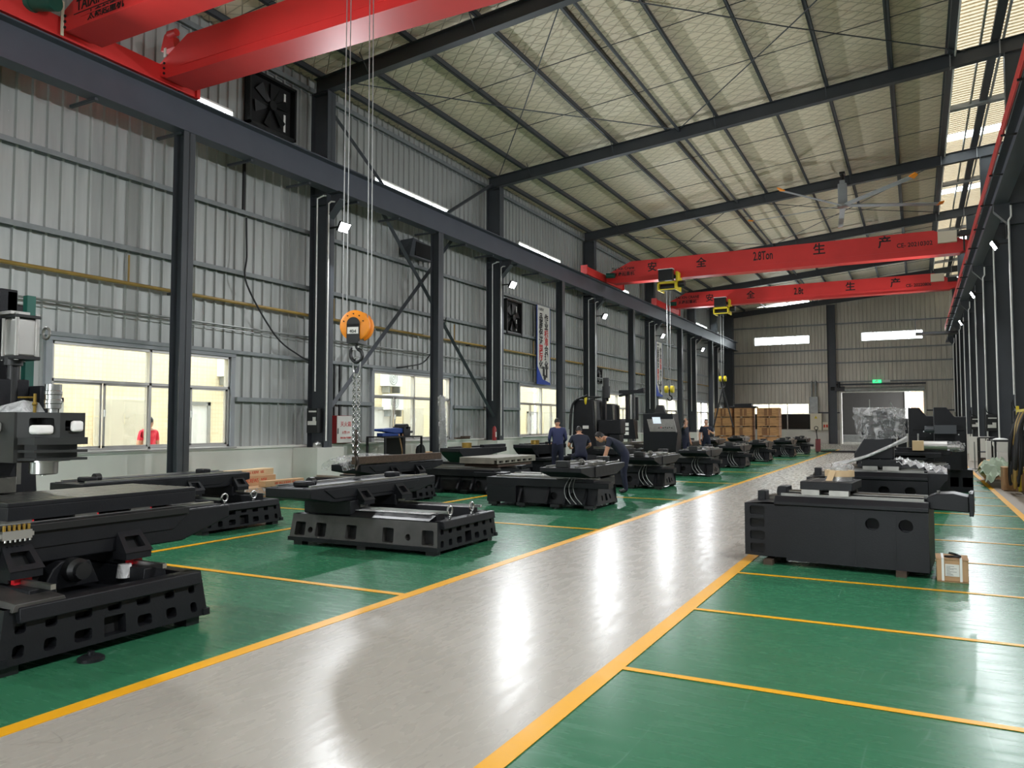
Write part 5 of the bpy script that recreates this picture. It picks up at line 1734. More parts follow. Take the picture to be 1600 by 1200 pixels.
s1 = standing_column('upright dark column casting at the end of the right-hand row, nearest to the columns', 0.34, 20.8, 1.97, 0.66)
s2 = standing_column('upright dark column casting, middle one of three at the right', -0.22, 22.6, 2.0, 0.62)
s3 = standing_column('upright dark column casting, farthest and left one of three, with a thin bent arm', -0.95, 24.8, 1.95, 0.7)
part('arm', MB().tube([(0.25, .3, 2.2), (0.45, .3, 1.8), (0.6, .3, 1.75)], 0.02, 6).tube([(-0.3, .3, 1.7), (-0.3, .3, 2.3)], 0.012, 6), M_steel, s3)
part('spindle_unit', MB().box(0.0, 0.45, -0.25, 0, 1.35, 1.55).cyl((-0.2, -0.12, 1.45), (0.0, -0.12, 1.45), 0.08, 14), M_col, s1, 'grey unit on the front')
wm = thing('wrapped_motor', 'silver motor wrapped in clear plastic lying on the upright casting base', 'motor', (0.62, 20.35, 0.521))
part('cradle', MB().box(-.3, .25, .1, .25, 0, .42), M_cast, wm)
part('motor', MB().cyl((-0.12, 0.17, 0.52), (0.22, 0.17, 0.52), 0.075, 16), M_alu, wm)
part('plastic_wrap', MB().tube([(-0.3, .17, .52), (-0.12, .17, .53), (0.2, .17, .53), (0.32, .17, .5)], [.03, .13, .14, .08], 12), M_wrap, wm, 'clear plastic wrap')
part('shaft', MB().cyl((-0.6, 0.17, 0.52), (-0.12, 0.17, 0.52), 0.018, 8), M_steel, wm)

# ---- right side: trolley, hanging hoses, tarpaulin pile, switch boxes
tr = thing('tool_trolley', 'black metal tool stand with a middle shelf beside the right columns', 'trolley', (2.06, 31.0, 0), 0.0)
part('top', MB().box(-0.24, 0.45, -0.35, 0.35, 1.08, 1.12), M_black, tr, bevel=0.004)
part('shelf', MB().box(-0.22, 0.43, -0.33, 0.33, 0.60, 0.63).box(-0.22, 0.43, -0.33, 0.33, 0.22, 0.40, 1), [M_black, M_dwood], tr)
for x in (-0.22, 0.42):
    for y in (-0.32, 0.32):
        part('leg', MB().box(x - 0.025, x + 0.025, y - 0.025, y + 0.025, 0, 1.08), M_black, tr)
part('paper', MB().box(-0.2, 0.1, -0.3, -0.1, 1.12, 1.14), M_paper, tr)
solo('pole_stand', MB().cyl((0, 0, 0.0), (0, 0, 0.03), 0.09, 14).cyl((0, 0, 0.0), (0, 0, 0.95), 0.02, 8), M_galv, 'thin grey post on a round foot beside the tool stand', 'post', None, None, 0, (1.72, 31.2, 0))
bn = thing('bench', 'dark bench with white rags behind the hanging hoses', 'bench', (2.25, 27.2, 0))
part('top', MB().box(-.3, .5, -.6, .6, 1.05, 1.1), M_black, bn)
for x in (-.25, .45):
    for y in (-.55, .55):
        part('leg', MB().box(x - .025, x + .025, y - .025, y + .025, 0, 1.05), M_black, bn)
part('rag', MB().sphere((-.1, -.3, 1.11), (.2, .18, .05), 10, 8).sphere((-.25, -.3, 1.0), (.06, .1, .12), 8, 6), M_white, bn, 'white rag')
part('white_bin', MB().box(-.2, .25, -.5, -.1, 0.3, .75), M_paper, bn, 'white container')
rk = thing('hose_rack', 'yellow rack hung with thick loops of black hose at the right edge', 'rack', (2.05, 20.6, 0))
part('post', MB().box(.0, .06, -.9, -.84, 0, 2.0).box(.0, .06, .9, .96, 0, 2.0), M_yellow, rk, 'yellow post')
part('cross_bar', MB().box(0, .06, -.9, .96, 1.85, 1.91).box(0, .06, -.9, .96, .5, .54), M_yellow, rk)
random.seed(21)
for k in range(16):
    y = -.75 + k * 0.1
    dx = random.uniform(-.22, -.04)
    drop = random.uniform(0.08, 0.7)
    w_ = random.uniform(.12, .3)
    pts = [(0.05, y, 1.9), (dx * .6, y - w_ * .3, 1.5), (dx, y - w_, 0.5 + drop), (dx - .02, y - w_ * .4, 0.1 + drop), (dx, y + w_ * .5, 0.55 + drop), (dx * .5, y + .06, 1.5), (0.08, y + .08, 1.9)]
    pts = [(p[0], p[1], max(0.03, p[2])) for p in pts]
    part('hose', MB().tube(catmull(pts, 6), 0.026 if k % 3 else 0.034, 8), M_rubber if k not in (3, 9) else M_ypipe, rk)
tp = thing('tarpaulin_pile', 'pale green tarpaulin heaped over cartons by the yellow line', 'pile', (1.82, 24.0, 0))
vs, fs = [], []
random.seed(8)
for j in range(13):
    for i in range(15):
        x = -.38 + .8 * i / 14
        y = -1.7 + 3.0 * j / 12
        h = 0.62 * (1 - (abs(x) / .55) ** 2.2) * (1 - (abs(y + .1) / 1.9) ** 3) + 0.06 * math.sin(i * 1.7 + j * .9) + 0.05 * math.sin(j * 2.3 - i)
        vs.append((x + .05 * math.sin(j), y, max(0.015, h + random.uniform(-.02, .02))))
for j in range(12):
    for i in range(14):
        fs.append((j * 15 + i, j * 15 + i + 1, (j + 1) * 15 + i + 1, (j + 1) * 15 + i))
tpm = MB()
tpm.add(vs, fs)
part('tarpaulin', tpm, M_tarp, tp)
part('rag', MB().sphere((-.05, 1.5, .3), (.3, .35, .28), 10, 8), M_cardl, tp, 'pinkish rag')
solo('carton', MB().box(-.22, .25, -.3, .3, 0, .55), M_card, 'brown carton standing between the tarpaulin and the hoses', 'box', None, None, .008, (1.98, 21.95, 0))
solo('carton', MB().box(-.2, .2, -.25, .25, 0, .28), M_card, 'low brown carton behind the tarpaulin', 'box', None, None, .008, (1.85, 26.15, 0))
for i, y in enumerate((24.3, 33.5, 42.7)):
    sb = thing('switch_box', ['black switch box with paper labels on the right main column above the hoses', 'black switch box with paper labels on the right main column behind the tool stand', 'black switch box with paper labels on the farthest visible right column'][i], 'switch box', (2.42, y - 0.24, 1.3), 0, 'switch boxes on the right columns')
    part('case', MB().box(-.2, .2, -.07, .07, 0, .62), M_black, sb, bevel=.01)
    part('label', MB().box(-.13, .14, -.074, -.07, .46, .50).box(-.15, .12, -.074, -.07, .12, .24).box(-.0, .12, -.074, -.07, .24, .32), M_paper, sb, 'white labels')
    part('cable', MB().tube(catmull([(-.2, 0, .9), (-.15, -.03, .7), (0.05, -.02, .62)], 5), .018, 6).tube([(-.22, .02, .85), (-.22, .02, .0), (-.22, .02, -.35)], .016, 6), M_rubber, sb)

# ---- left wall equipment
sb = thing('switch_box', 'black switch box with white labels on the left column carrying the first lamp', 'switch box', (-13.45, 14.865, 1.35), 0, 'switch boxes on the left columns')
part('case', MB().box(-.2, .16, -.08, .08, 0, .62), M_black, sb, bevel=.01)
part('label', MB().box(-.13, .12, -.085, -.08, .52, .56).box(-.16, .12, -.085, -.08, .2, .3).box(0, .1, -.085, -.08, .3, .4), M_paper, sb, 'white labels')
solo('wall_kettle', MB().lathe((0, 0, 0), [(.1, 0), (.11, .02), (.1, .12), (.05, .16), (0, .17)], 16), M_steel, 'small steel pot on the ledge below the switch box', 'pot', None, None, 0, (-13.3, 14.8, .985))
fc = thing('fire_cabinet', 'fire hose cabinet, white door and red sides, beside the first lamp column', 'cabinet', (-13.78, 16.31, 1.06))
part('case', MB().box(-.2, .06, -.31, .31, 0, .74), M_fireR, fc, 'red cabinet case', bevel=.006)
part('door', MB().box(.06, .075, -.30, .31, .01, .73), M_paper, fc, 'white cabinet door', bevel=.003)
part('door_handle', MB().box(.075, .09, -.28, -.26, .25, .4), M_black, fc)
text('red_lettering', '灭火箱', .15, (.078, .05, .50), (0, 1, 0), (0, 0, 1), M_rink, fc, 1, 'CENTER')
text('red_lettering', '火警119', .09, (.078, .05, .28), (0, 1, 0), (0, 0, 1), M_rink, fc, 1, 'CENTER')
text('red_lettering', '消防设施 严禁挪用', .055, (.078, .05, .14), (0, 1, 0), (0, 0, 1), M_rink, fc, 1, 'CENTER')
jb = thing('junction_box', 'small grey electrical box on the wall right of the fire cabinet', 'box', (-13.95, 16.92, 1.4))
part('case', MB().box(-.06, .1, -.2, .2, 0, .26), M_colr, jb, bevel=.006)
part('conduit', MB().cyl((0, .1, .26), (0, .1, .72), .02, 8), M_black, jb)
for y in (16.2, 16.42):
    tag(finish('riser_pipe', MB().cyl((-13.99, y, 1.8), (-13.99, y, 3.2), .03, 8), M_black), 'black riser pipe above the fire cabinet, %s one' % ('left' if y < 16.3 else 'right'), 'pipe')
fe = thing('fire_extinguisher', 'red fire extinguisher on the dado beside the second lamp column', 'extinguisher', (-13.3, 23.9, .985))
part('cylinder', MB().lathe((0, 0, 0), [(.06, 0), (.075, .02), (.075, .4), (.05, .48), (.025, .5), (0, .5)], 18), M_fireR, fe)
part('handle', MB().box(-.02, .02, -.07, .07, .5, .53).tube([(0, .05, .5), (.08, .08, .35), (.06, .09, .1)], .012, 6), M_black, fe)
part('label', MB().box(.06, .078, -.03, .03, .12, .3), M_paper, fe)
solo('wood_offcut', MB().box(-.05, .05, -.5, .4, 0, .06).box(-.04, .04, -.1, .45, .06, .1), M_dwood, 'reddish wooden strip lying on the dado ledge left of the extinguisher', 'board', None, None, 0, (-13.9, 22.75, 1.05))

# plastic wrapped plank, vise on stand, box
pw = thing('wrapped_plank', 'tall board wrapped in plastic leaning on the slim crane post', 'board', (-12.62, 19.6, 0), 0.0)
part('board', MB().hexa([(-.04, -.13, 0), (.02, -.13, 0), (.02, .13, 0), (-.04, .13, 0), (-.14, -.12, 2.4), (-.08, -.12, 2.4), (-.08, .12, 2.4), (-.14, .12, 2.4)]), M_galv, pw)
part('plastic_wrap', MB().hexa([(-.06, -.16, .02), (.05, -.16, .02), (.05, .16, .02), (-.06, .16, .02), (-.16, -.14, 2.38), (-.06, -.14, 2.45), (-.06, .14, 2.4), (-.16, .14, 2.45)]), M_wrap, pw)
vs_ = thing('vise_stand', 'black frame stand carrying a blue clamp tool below the second window', 'stand', (-12.9, 17.5, 0))
fr = MB()
for x in (-.3, .3):
    for y in (-.85, .85):
        fr.box(x - .025, x + .025, y - .025, y + .025, 0, 1.2)
fr.box(-.32, .32, -.87, .87, 1.2, 1.24).box(-.3, .3, -.05, 0.0, .0, 1.2).box(-.3, -.25, 0, .85, .45, .5).box(.25, .3, 0, .85, .45, .5)
part('frame', fr, M_black, vs_)
part('clamp', MB().prism([(-.75, 1.38), (-.2, 1.32), (.15, 1.33), (.15, 1.45), (-.2, 1.47), (-.75, 1.44)], 'x', -.15, .15).box(-.1, .1, -.7, .1, 1.24, 1.33), M_blue, vs_, 'blue clamp body', bevel=.01)
part('jaw', MB().box(-.2, .2, .15, .45, 1.24, 1.5).cyl((-.2, .3, 1.5), (.2, .3, 1.5), .08, 12).cyl((0, .45, 1.35), (0, .8, 1.35), .04, 10), M_black, vs_, bevel=.01)
part('wheel', MB().lathe((.2, .95, .78), [(0, -.02), (.22, -.02), (.22, .02), (0, .02)], 20, 0, 'x'), M_black, vs_)
part('rope', MB().tube(catmull([(.2, -.1, 1.3), (.28, -.05, .8), (.22, .0, .5), (.2, .1, .9), (.18, .1, 1.3)], 6), .02, 6), M_wood, vs_)
solo('carton', MB().box(-.1, .1, -.28, .28, 0, .74), M_card, 'brown carton leaning by the dado between the vise stand and the wrapped board', 'box', None, None, .01, (-13.1, 19.25, 0), 0)

# pallet with long cartons
pl = thing('pallet', 'wooden pallet below the first window loaded with long cartons', 'pallet', (-12.3, 11.75, 0), 0.0)
for k in range(5):
    part('slat', MB().box(-.6 + k * .27, -.45 + k * .27, -1.0, .95, .11, .13), M_wood, pl)
for y in (-.95, -.05, .85):
    part('bearer', MB().box(-.6, .63, y - .05, y + .06, .0, .11), M_wood, pl)
spec_ = [('long_carton', 'lowest long carton on the pallet, wrapped in clear plastic', (.05, -.2, .13), (.9, 1.5, .17), M_card, 0.0),
         ('long_carton', 'long carton lying at the aisle edge of the pallet with red print', (.47, .35, .30), (.2, 1.1, .12), M_card, 0.0),
         ('long_carton', 'long carton with red lettering standing in the middle of the pallet', (-.1, -.15, .30), (.3, 1.5, .2), M_card, 0.0),
         ('long_carton', 'topmost pale long carton on the pallet, slightly askew', (-.15, .0, .50), (.3, 1.3, .13), M_cardl, 0.12)]
for (n_, l_, c_, d_, m_, r_) in spec_:
    t = thing(n_, l_, 'box', (-12.3 + c_[0], 11.75 + c_[1], c_[2]), r_, 'cartons on the pallet')
    part('carton', MB().box(-d_[0] / 2, d_[0] / 2, -d_[1] / 2, d_[1] / 2, 0, d_[2]), m_, t, bevel=.006)
    if d_[2] != .17:
        text('red_print', 'NSK BALL SCREWS   NSK', min(.13, d_[2] * .6), (d_[0] / 2 + .002, 0, d_[2] / 2), (0, 1, 0), (0, 0, 1), M_print, t, 0.75, 'CENTER')
    else:
        part('plastic_wrap', MB().box(-d_[0] / 2 - .01, d_[0] / 2 + .02, -d_[1] / 2 - .02, d_[1] / 2 + .02, 0.005, d_[2] - .005), M_wrap, t)

# loose cables and wall fittings
tag(finish('wall_cable', MB().tube(catmull([(-13.8, 12.85, 6.4), (-13.79, 12.87, 5.5), (-13.78, 12.88, 4.83), (-13.77, 13.8, 3.72), (-13.75, 14.6, 3.3), (-13.7, 14.9, 3.2)], 6), .022, 6), M_rubber), 'black cable sagging on the wall left of the first lamp column', 'cable')
tag(finish('wall_cable', MB().tube(catmull([(-13.8, 21.5, 5.1), (-13.78, 21.2, 4.6), (-13.78, 20.3, 3.6), (-13.8, 19.4, 3.35), (-13.9, 18.9, 3.27)], 6), .022, 6), M_rubber), 'black cable sagging on the wall above the second window', 'cable')
tag(finish('downspout', MB().box(-13.95, -13.9, 12.84, 12.9, 6.5, 8.4), M_black), 'black vertical strip on the wall left of the first lamp column', 'strip')
hd_ = thing('air_hood', 'dark square air hood on the wall behind the slim post with the brace', 'hood', (-13.98, 19.9, 6.78))
part('hood', MB().hexa([(0, -.75, 0), (.35, -.75, -.05), (.35, .55, -.05), (0, .55, 0), (0, -.75, .45), (.42, -.65, .5), (.42, .55, .42), (0, .55, .45)]), M_col, hd_)
part('mouth', MB().box(.36, .425, -.5, .5, 0.0, .42), M_hollow, hd_)
for i, (y0, y1, z0, z1) in enumerate(((12.95, 14.5, 8.75, 10.1), (25.9, 27.2, 5.05, 6.4), (26.0 + 9.2, 27.0 + 9.2, 3.55, 4.3), (53.2, 54.2, 3.5, 4.2))):
    f_ = thing('exhaust_fan', ['large dark exhaust fan high above the runway beam left of the first tall column', 'dark exhaust fan on the wall left of the white banner', 'small dark exhaust fan on the wall behind the milling machine', 'small dark exhaust fan near the far end of the left wall'][i], 'fan', (-13.98, (y0 + y1) / 2, (z0 + z1) / 2), 0, 'exhaust fans of the left wall')
    w_, h_ = (y1 - y0) / 2, (z1 - z0) / 2
    d_ = .12 if i < 2 else .03
    part('frame', MB().box(-.05, d_, -w_, -w_ + .06, -h_, h_).box(-.05, d_, w_ - .06, w_, -h_, h_).box(-.05, d_, -w_, w_, -h_, -h_ + .06).box(-.05, d_, -w_, w_, h_ - .06, h_), M_black, f_)
    part('back', MB().box(-.06, -.04, -w_, w_, -h_, h_), M_hollow, f_)
    bl = MB()
    for k in range(6):
        a = k * PI / 3 + .3
        r_ = min(w_, h_) * .85
        bl.hexa([(0, .08 * math.cos(a + .4), .08 * math.sin(a + .4)), (.05, .08 * math.cos(a - .4), .08 * math.sin(a - .4)), (.05, r_ * math.cos(a - .25), r_ * math.sin(a - .25)), (0, r_ * math.cos(a + .25), r_ * math.sin(a + .25)),
                 (.008, .08 * math.cos(a + .4), .08 * math.sin(a + .4)), (.058, .08 * math.cos(a - .4), .08 * math.sin(a - .4)), (.058, r_ * math.cos(a - .25), r_ * math.sin(a - .25)), (.008, r_ * math.cos(a + .25), r_ * math.sin(a + .25))])
    part('fan_blade', bl, M_black, f_)
    part('motor', MB().cyl((.0, 0, 0), (.1, 0, 0), .12, 14), M_black, f_)
    part('painted_daylight', MB().box(-.038, -.03, w_ * .62, w_ * .70, h_ * .1, h_ * .75).box(-.038, -.03, w_ * .62, w_ * .70, -h_ * .7, -h_ * .05), M_led if False else M_white, f_, 'white strip painted as a slit of daylight')  # white strips painted in place of daylight coming through the fan

# banners
for i, (yc, key) in enumerate(((28.98, 'white vertical banner with black and red characters beside the third slim post'), (45.3, 'farther white vertical banner near the end of the left wall'))):
    b_ = thing('wall_banner', key, 'banner', (-13.78, yc, 3.2), 0, 'banners on the left wall')
    part('cloth', MB().box(-.01, .01, -.6, .6, 0, 3.28), M_paper, b_)
    part('blue_corner', MB().prism([(-.6, 0), (.6, 0), (.6, .1), (-.1, .22), (-.6, .75)], 'x', .0105, .014), M_dblue, b_)
    part('picture', MB().box(.0105, .016, -.1, .1, .35, .75).box(.0105, .016, .2, .36, .3, .85).cyl((.01, .1, .3), (.016, .1, .3), .12, 12), M_ink, b_, 'dark machine picture')
    part('border', MB().box(-.012, .018, -.63, -.6, 0, 3.28).box(-.012, .018, .6, .63, 0, 3.28), M_dblue, b_)
    lines_ = [('作业', M_ink, 0, .26), ('标准', M_rink, 2, .26), ('合理化', M_ink, 4, .26), ('品质保证', M_ink, 0, -.26), ('国际', M_rink, 4, -.26), ('化', M_ink, 6, -.26)]
    for s_, m_, k0, y_ in lines_:
        for k, c_ in enumerate(s_):
            text('lettering', c_, .36, (.0125, y_, 2.78 - (k0 + k) * .33), (0, 1, 0), (0, 0, 1), m_, b_, 1, 'CENTER', bold=0.035)
    text('lettering', '大鑫数控', .13, (.0125, -.25, 3.12), (0, 1, 0), (0, 0, 1), M_ink, b_, 1, 'CENTER')

# far wall fittings
eb = thing('electric_cabinet', 'pale grey electrical cabinet with a yellow warning triangle on the far wall', 'cabinet', (-7.0, YF - .3, 1.05))
part('case', MB().box(-.42, .42, -.2, .2, 0, 1.3), M_cream, eb, bevel=.01)
part('warning_sign', MB().prism([(-.12, .9), (.12, .9), (0, 1.12)], 'y', -.206, -.2), M_yellow, eb)
part('duct', MB().box(-.45, .15, -.1, .2, 1.3, 2.6).cyl((-.3, .05, 2.6), (-.3, .05, 3.85), .06, 10).cyl((0, .05, 2.6), (0, .05, 3.85), .08, 10), M_galv, eb, 'grey cable duct')
eb2 = thing('meter_box', 'small pale box with red labels right of the electrical cabinet', 'box', (-6.33, YF - .22, 1.06))
part('case', MB().box(-.2, .2, -.12, .12, 0, .62), M_cream, eb2, bevel=.008)
part('label', MB().box(-.15, -.02, -.126, -.12, .2, .42).box(.04, .17, -.126, -.12, .2, .42), M_print, eb2)
ex = thing('exit_sign', 'green lit exit sign above the roller door', 'sign', (-2.65, YF - .28, 4.75))
part('panel', MB().box(-.3, .3, -.03, .03, -.12, .12), M_exitg, ex)
part('lamp', MB().box(.35, .9, -.05, .05, -.08, .1), M_paper, ex)
part('running_figure', MB().prism([(-.2, -.05), (-.14, -.08), (-.02, .0), (.06, -.08), (.1, -.06), (.03, .04), (.05, .08), (0, .1), (-.05, .05)], 'y', -.034, -.03), M_white, ex)

# crates
random.seed(31)
k_ = 0
for ci, cx_ in enumerate((-11.4, -10.1, -8.55)):
    for lv in range(4):
        w_ = 1.12 if ci < 2 else 1.35
        t = thing('wooden_crate', 'plywood crate at level %s of the %s stack before the far window' % (['one (lowest)', 'two', 'three', 'four (top)'][lv], ['left', 'middle', 'right'][ci]), 'crate', (cx_, 52.2, 0.1 + lv * .62), 0, 'stacked plywood crates')
        part('box', MB().box(-w_ / 2, w_ / 2, -.55, .55, .06, .62), M_ply, t)
        part('batten', MB().box(-w_ / 2, w_ / 2, -.57, -.55, .06, .11).box(-w_ / 2, w_ / 2, -.57, -.55,   .57, .62).box(-.04, .04, -.57, -.55, .06, .62).box(w_ / 2 - .06, w_ / 2, -.57, -.55, .06, .62), M_ply, t)
        part('opening', MB().box(-w_ * random.uniform(.1, .3), w_ * random.uniform(.0, .2), -.553, -.55, .11, .57), M_plyd, t, 'darker slatted panel')
        part('skid', MB().box(-w_ / 2, -w_ / 2 + .15, -.55, .55, 0, .06).box(w_ / 2 - .15, w_ / 2, -.55, .55, 0, .06), M_plyd, t)
    solo('timber_pallet', MB().box(-.6, .6, -.6, .6, 0, .1), M_plyd, 'low timber base under the %s crate stack' % ['left', 'middle', 'right'][ci], 'pallet', None, None, 0, (cx_, 52.2, 0))
tb = solo('top_frame', MB().box(-.9, .9, -.4, .4, 0, .12).box(-.5, .6, -.3, .3, .12, .3), M_cast, 'dark machine part lying on top of the middle crates', 'machine part', None, None, .01, (-10.2, 52.2, 2.58))
pj = thing('pallet_jack', 'hand pallet truck with an upright handle and red body at the end of the row', 'pallet truck', (-4.75, 44.2, 0), 0.2)
part('handle', MB().tube([(0, 0, .3), (-.1, -.2, 1.25)], .025, 8).torus((-.1, -.2, 1.33), .09, .02, 'y', 12, 6), M_black, pj)
part('body', MB().prism([(-.1, .08), (.45, .08), (.1, .75), (-.1, .75)], 'x', -.12, .12), M_jack, pj, bevel=.01)
part('fork', MB().box(.1, 1.9, -.28, -.12, .06, .13).box(.1, 1.9, .12, .28, .06, .13), M_cast, pj)
part('wheel', MB().cyl((-.05, -.09, .08), (-.05, .09, .08), .08, 14).cyl((1.8, -.2, .05), (1.8, .2, .05), .05, 12), M_rubber, pj)
solo('steel_plate', MB().box(-.2, 2.2, -.6, .6, 0, .03), M_dwood, 'thin brown sheet lying on the walkway at the end of the row', 'sheet', None, None, 0, (-4.4, 45.8, .003), 0)

# ================================================================== CRANES
def girder(parent, y0, y1, z0, z1, xa, xb, tap=0.9):
    zm = z0 + 0.45 * (z1 - z0)
    mb = MB().prism([(xa, z0 + .1), (xa + 0.35, z0), (xb - 0.35, z0), (xb, z0 + .1), (xb, zm), (xb - tap, z1), (xa + tap, z1), (xa, zm)][::-1], 'y', y0, y1)
    g = part('girder', mb, M_red, parent, 'red box girder', bevel=0.006)
    part('flange', MB().box(xa + 0.3, xb - 0.3, y0 - 0.06, y1 + 0.06, z0 - 0.02, z0 + 0.005).box(xa + 0.6, xb - 0.6, y0 - 0.012, y0, z0 + .24 * (z1 - z0), z0 + .24 * (z1 - z0) + .02), M_red, g)
    return g


def end_carriage(parent, x, ya, yb, z0=8.27, z1=8.62):
    c = part('end_carriage', MB().box(x - 0.12, x + 0.10, ya, yb, z0, z1), M_red, parent, 'red end carriage', bevel=0.008)
    w = MB()
    for y in (ya + 0.3, yb - 0.3):
        w.cyl((x - 0.06, y, 8.37), (x + 0.06, y, 8.37), 0.125, 18)
    part('wheel', w, M_black, c)
    part('buffer_plate', MB().box(x - 0.15, x + 0.15, ya - 0.08, ya, 8.25, 8.66).box(x - 0.15, x + 0.15, yb, yb + 0.08, 8.25, 8.66), M_red, c)
    return c


def crane_text(cr, y, items):
    for (s, x, z, size, w, m) in items:
        text('lettering', s, size, (x, y, z), (1, 0, 0), (0, 0, 1), m, cr, w, 'CENTER', bold=0.018)


CR1 = thing('bridge_crane', 'nearest red bridge crane with two girders at the top left', 'crane', (-13.05, 9.1, 8.24))
def shift(o, root):
    return o


def crane_at(label, y):
    t = thing('bridge_crane', label, 'crane', (0, y, 0), 0, 'red bridge cranes')
    return t


bpy.data.objects.remove(CR1)
CR1 = crane_at('nearest red bridge crane, with two girders, at the top left', 9.1)
girder(CR1, -1.25, -0.72, 8.30, 9.08, -13.0, 2.1, 0.8)
girder(CR1, 0.72, 1.26, 8.28, 9.05, -13.0, 2.1, 0.8)
end_carriage(CR1, -13.05, -2.6, 1.55)
end_carriage(CR1, 2.1, -2.6, 1.55)
crane_text(CR1, -1.256, [('TAIXIN CRANE', -11.75, 8.70, .27, .85, M_ink), ('太鑫起重机', -11.75, 8.45, .19, 1.0, M_ink)])
part('underline', MB().box(-12.6, -10.9, -1.256, -1.25, 8.565, 8.58), M_ink, CR1)
part('drive_motor', MB().cyl((-12.9, -1.75, 8.62), (-12.45, -1.65, 8.55), 0.14, 16).cyl((-12.98, -1.78, 8.63), (-12.9, -1.75, 8.62), 0.16, 16), M_green, CR1, 'green drive motor')
part('junction_plate', MB().box(-12.86, -12.84, -1.32, -1.27, 8.25, 8.85), M_cream, CR1)
part('bolt_row', MB().cyl((-12.82, -1.26, 8.4), (-12.82, -1.28, 8.4), .025, 8).cyl((-12.82, -1.26, 8.5), (-12.82, -1.28, 8.5), .025, 8).cyl((-12.82, -1.26, 8.6), (-12.82, -1.28, 8.6), .025, 8)
     .cyl((-12.82, .71, 8.4), (-12.82, .69, 8.4), .025, 8).cyl((-12.82, .71, 8.5), (-12.82, .69, 8.5), .025, 8).cyl((-12.82, .71, 8.6), (-12.82, .69, 8.6), .025, 8), M_ink, CR1)
part('end_lug', MB().prism([(-13.0, 8.9), (-12.6, 8.9), (-12.65, 9.12), (-12.8, 9.25), (-12.9, 9.2)], 'y', .75, .9).cyl((-12.72, .72, 9.15), (-12.5, .72, 9.15), .07, 12), M_red, CR1)
part('safety_label', MB().box(-12.84, -12.78, .70, .715, 8.72, 8.9), M_paper, CR1)

CR2 = crane_at('red bridge crane over the middle of the hall, marked 2.8Ton', 34.15)
girder(CR2, -0.25, 0.2, 8.15, 9.10, -12.83, 1.9, 1.2)
end_carriage(CR2, -13.05, -2.4, 2.4)
end_carriage(CR2, 2.1, -2.4, 2.4)
crane_text(CR2, -0.256, [('Tai Xin Crane', -12.0, 8.80, .19, 1, M_ink), ('太鑫起重机', -11.95, 8.53, .20, 1.0, M_ink), ('安', -10.6, 8.72, .46, 1, M_ink), ('全', -8.35, 8.70, .46, 1, M_ink), ('2.8Ton', -5.7, 8.75, .52, .55, M_ink),
                         ('生', -3.45, 8.78, .5, 1, M_ink), ('产', -1.0, 8.80, .5, 1, M_ink), ('CE- 20210302', 0.05, 8.62, .24, .9, M_ink)])
part('underline', MB().box(-12.6, -11.4, -.256, -.25, 8.66, 8.675), M_ink, CR2)
part('control_box', MB().box(0.85, 1.5, -.42, -.25, 8.55, 9.0), M_cream, CR2, 'cream control box', bevel=.01)
part('drive_motor', MB().cyl((-12.75, -.45, 8.5), (-12.35, -.4, 8.48), .12, 14), M_green, CR2, 'green drive motor')
part('brake_unit', MB().box(1.6, 1.95, -.5, -.28, 8.75, 8.95).cyl((1.5, -.4, 8.85), (1.6, -.4, 8.85), .1, 10).box(1.7, 1.76, -.4, -.3, 8.2, 8.75), M_black, CR2)
CR3 = crane_at('farther red bridge crane, marked 2.8t', 44.5)
girder(CR3, -0.22, 0.22, 8.35, 9.20, -12.83, 1.9, 1.0)
end_carriage(CR3, -13.05, -2.4, 2.4)
end_carriage(CR3, 2.1, -2.4, 2.4)
crane_text(CR3, -0.226, [('TAI XIN CRANE', -11.75, 8.93, .22, .9, M_ink), ('太鑫起重机', -11.75, 8.64, .22, 1.0, M_ink), ('安', -10.45, 8.78, .46, 1, M_ink), ('全', -8.15, 8.78, .46, 1, M_ink), ('2.8t', -5.6, 8.80, .52, .6, M_ink),
                         ('生', -3.0, 8.82, .5, 1, M_ink), ('产', -0.85, 8.84, .5, 1, M_ink), ('CE- 20220806', 0.2, 8.66, .22, .9, M_ink)])
part('underline', MB().box(-12.45, -11.05, -.226, -.22, 8.77, 8.785), M_ink, CR3)
part('control_box', MB().box(0.75, 1.35, -.38, -.22, 8.75, 9.15), M_cream, CR3, 'cream control box', bevel=.01)
part('brake_unit', MB().box(1.5, 1.9, -.5, -.25, 8.7, 8.9), M_black, CR3)
part('drive_motor', MB().cyl((-12.75, -.42, 8.6), (-12.35, -.38, 8.58), .12, 14), M_green, CR3, 'green drive motor')


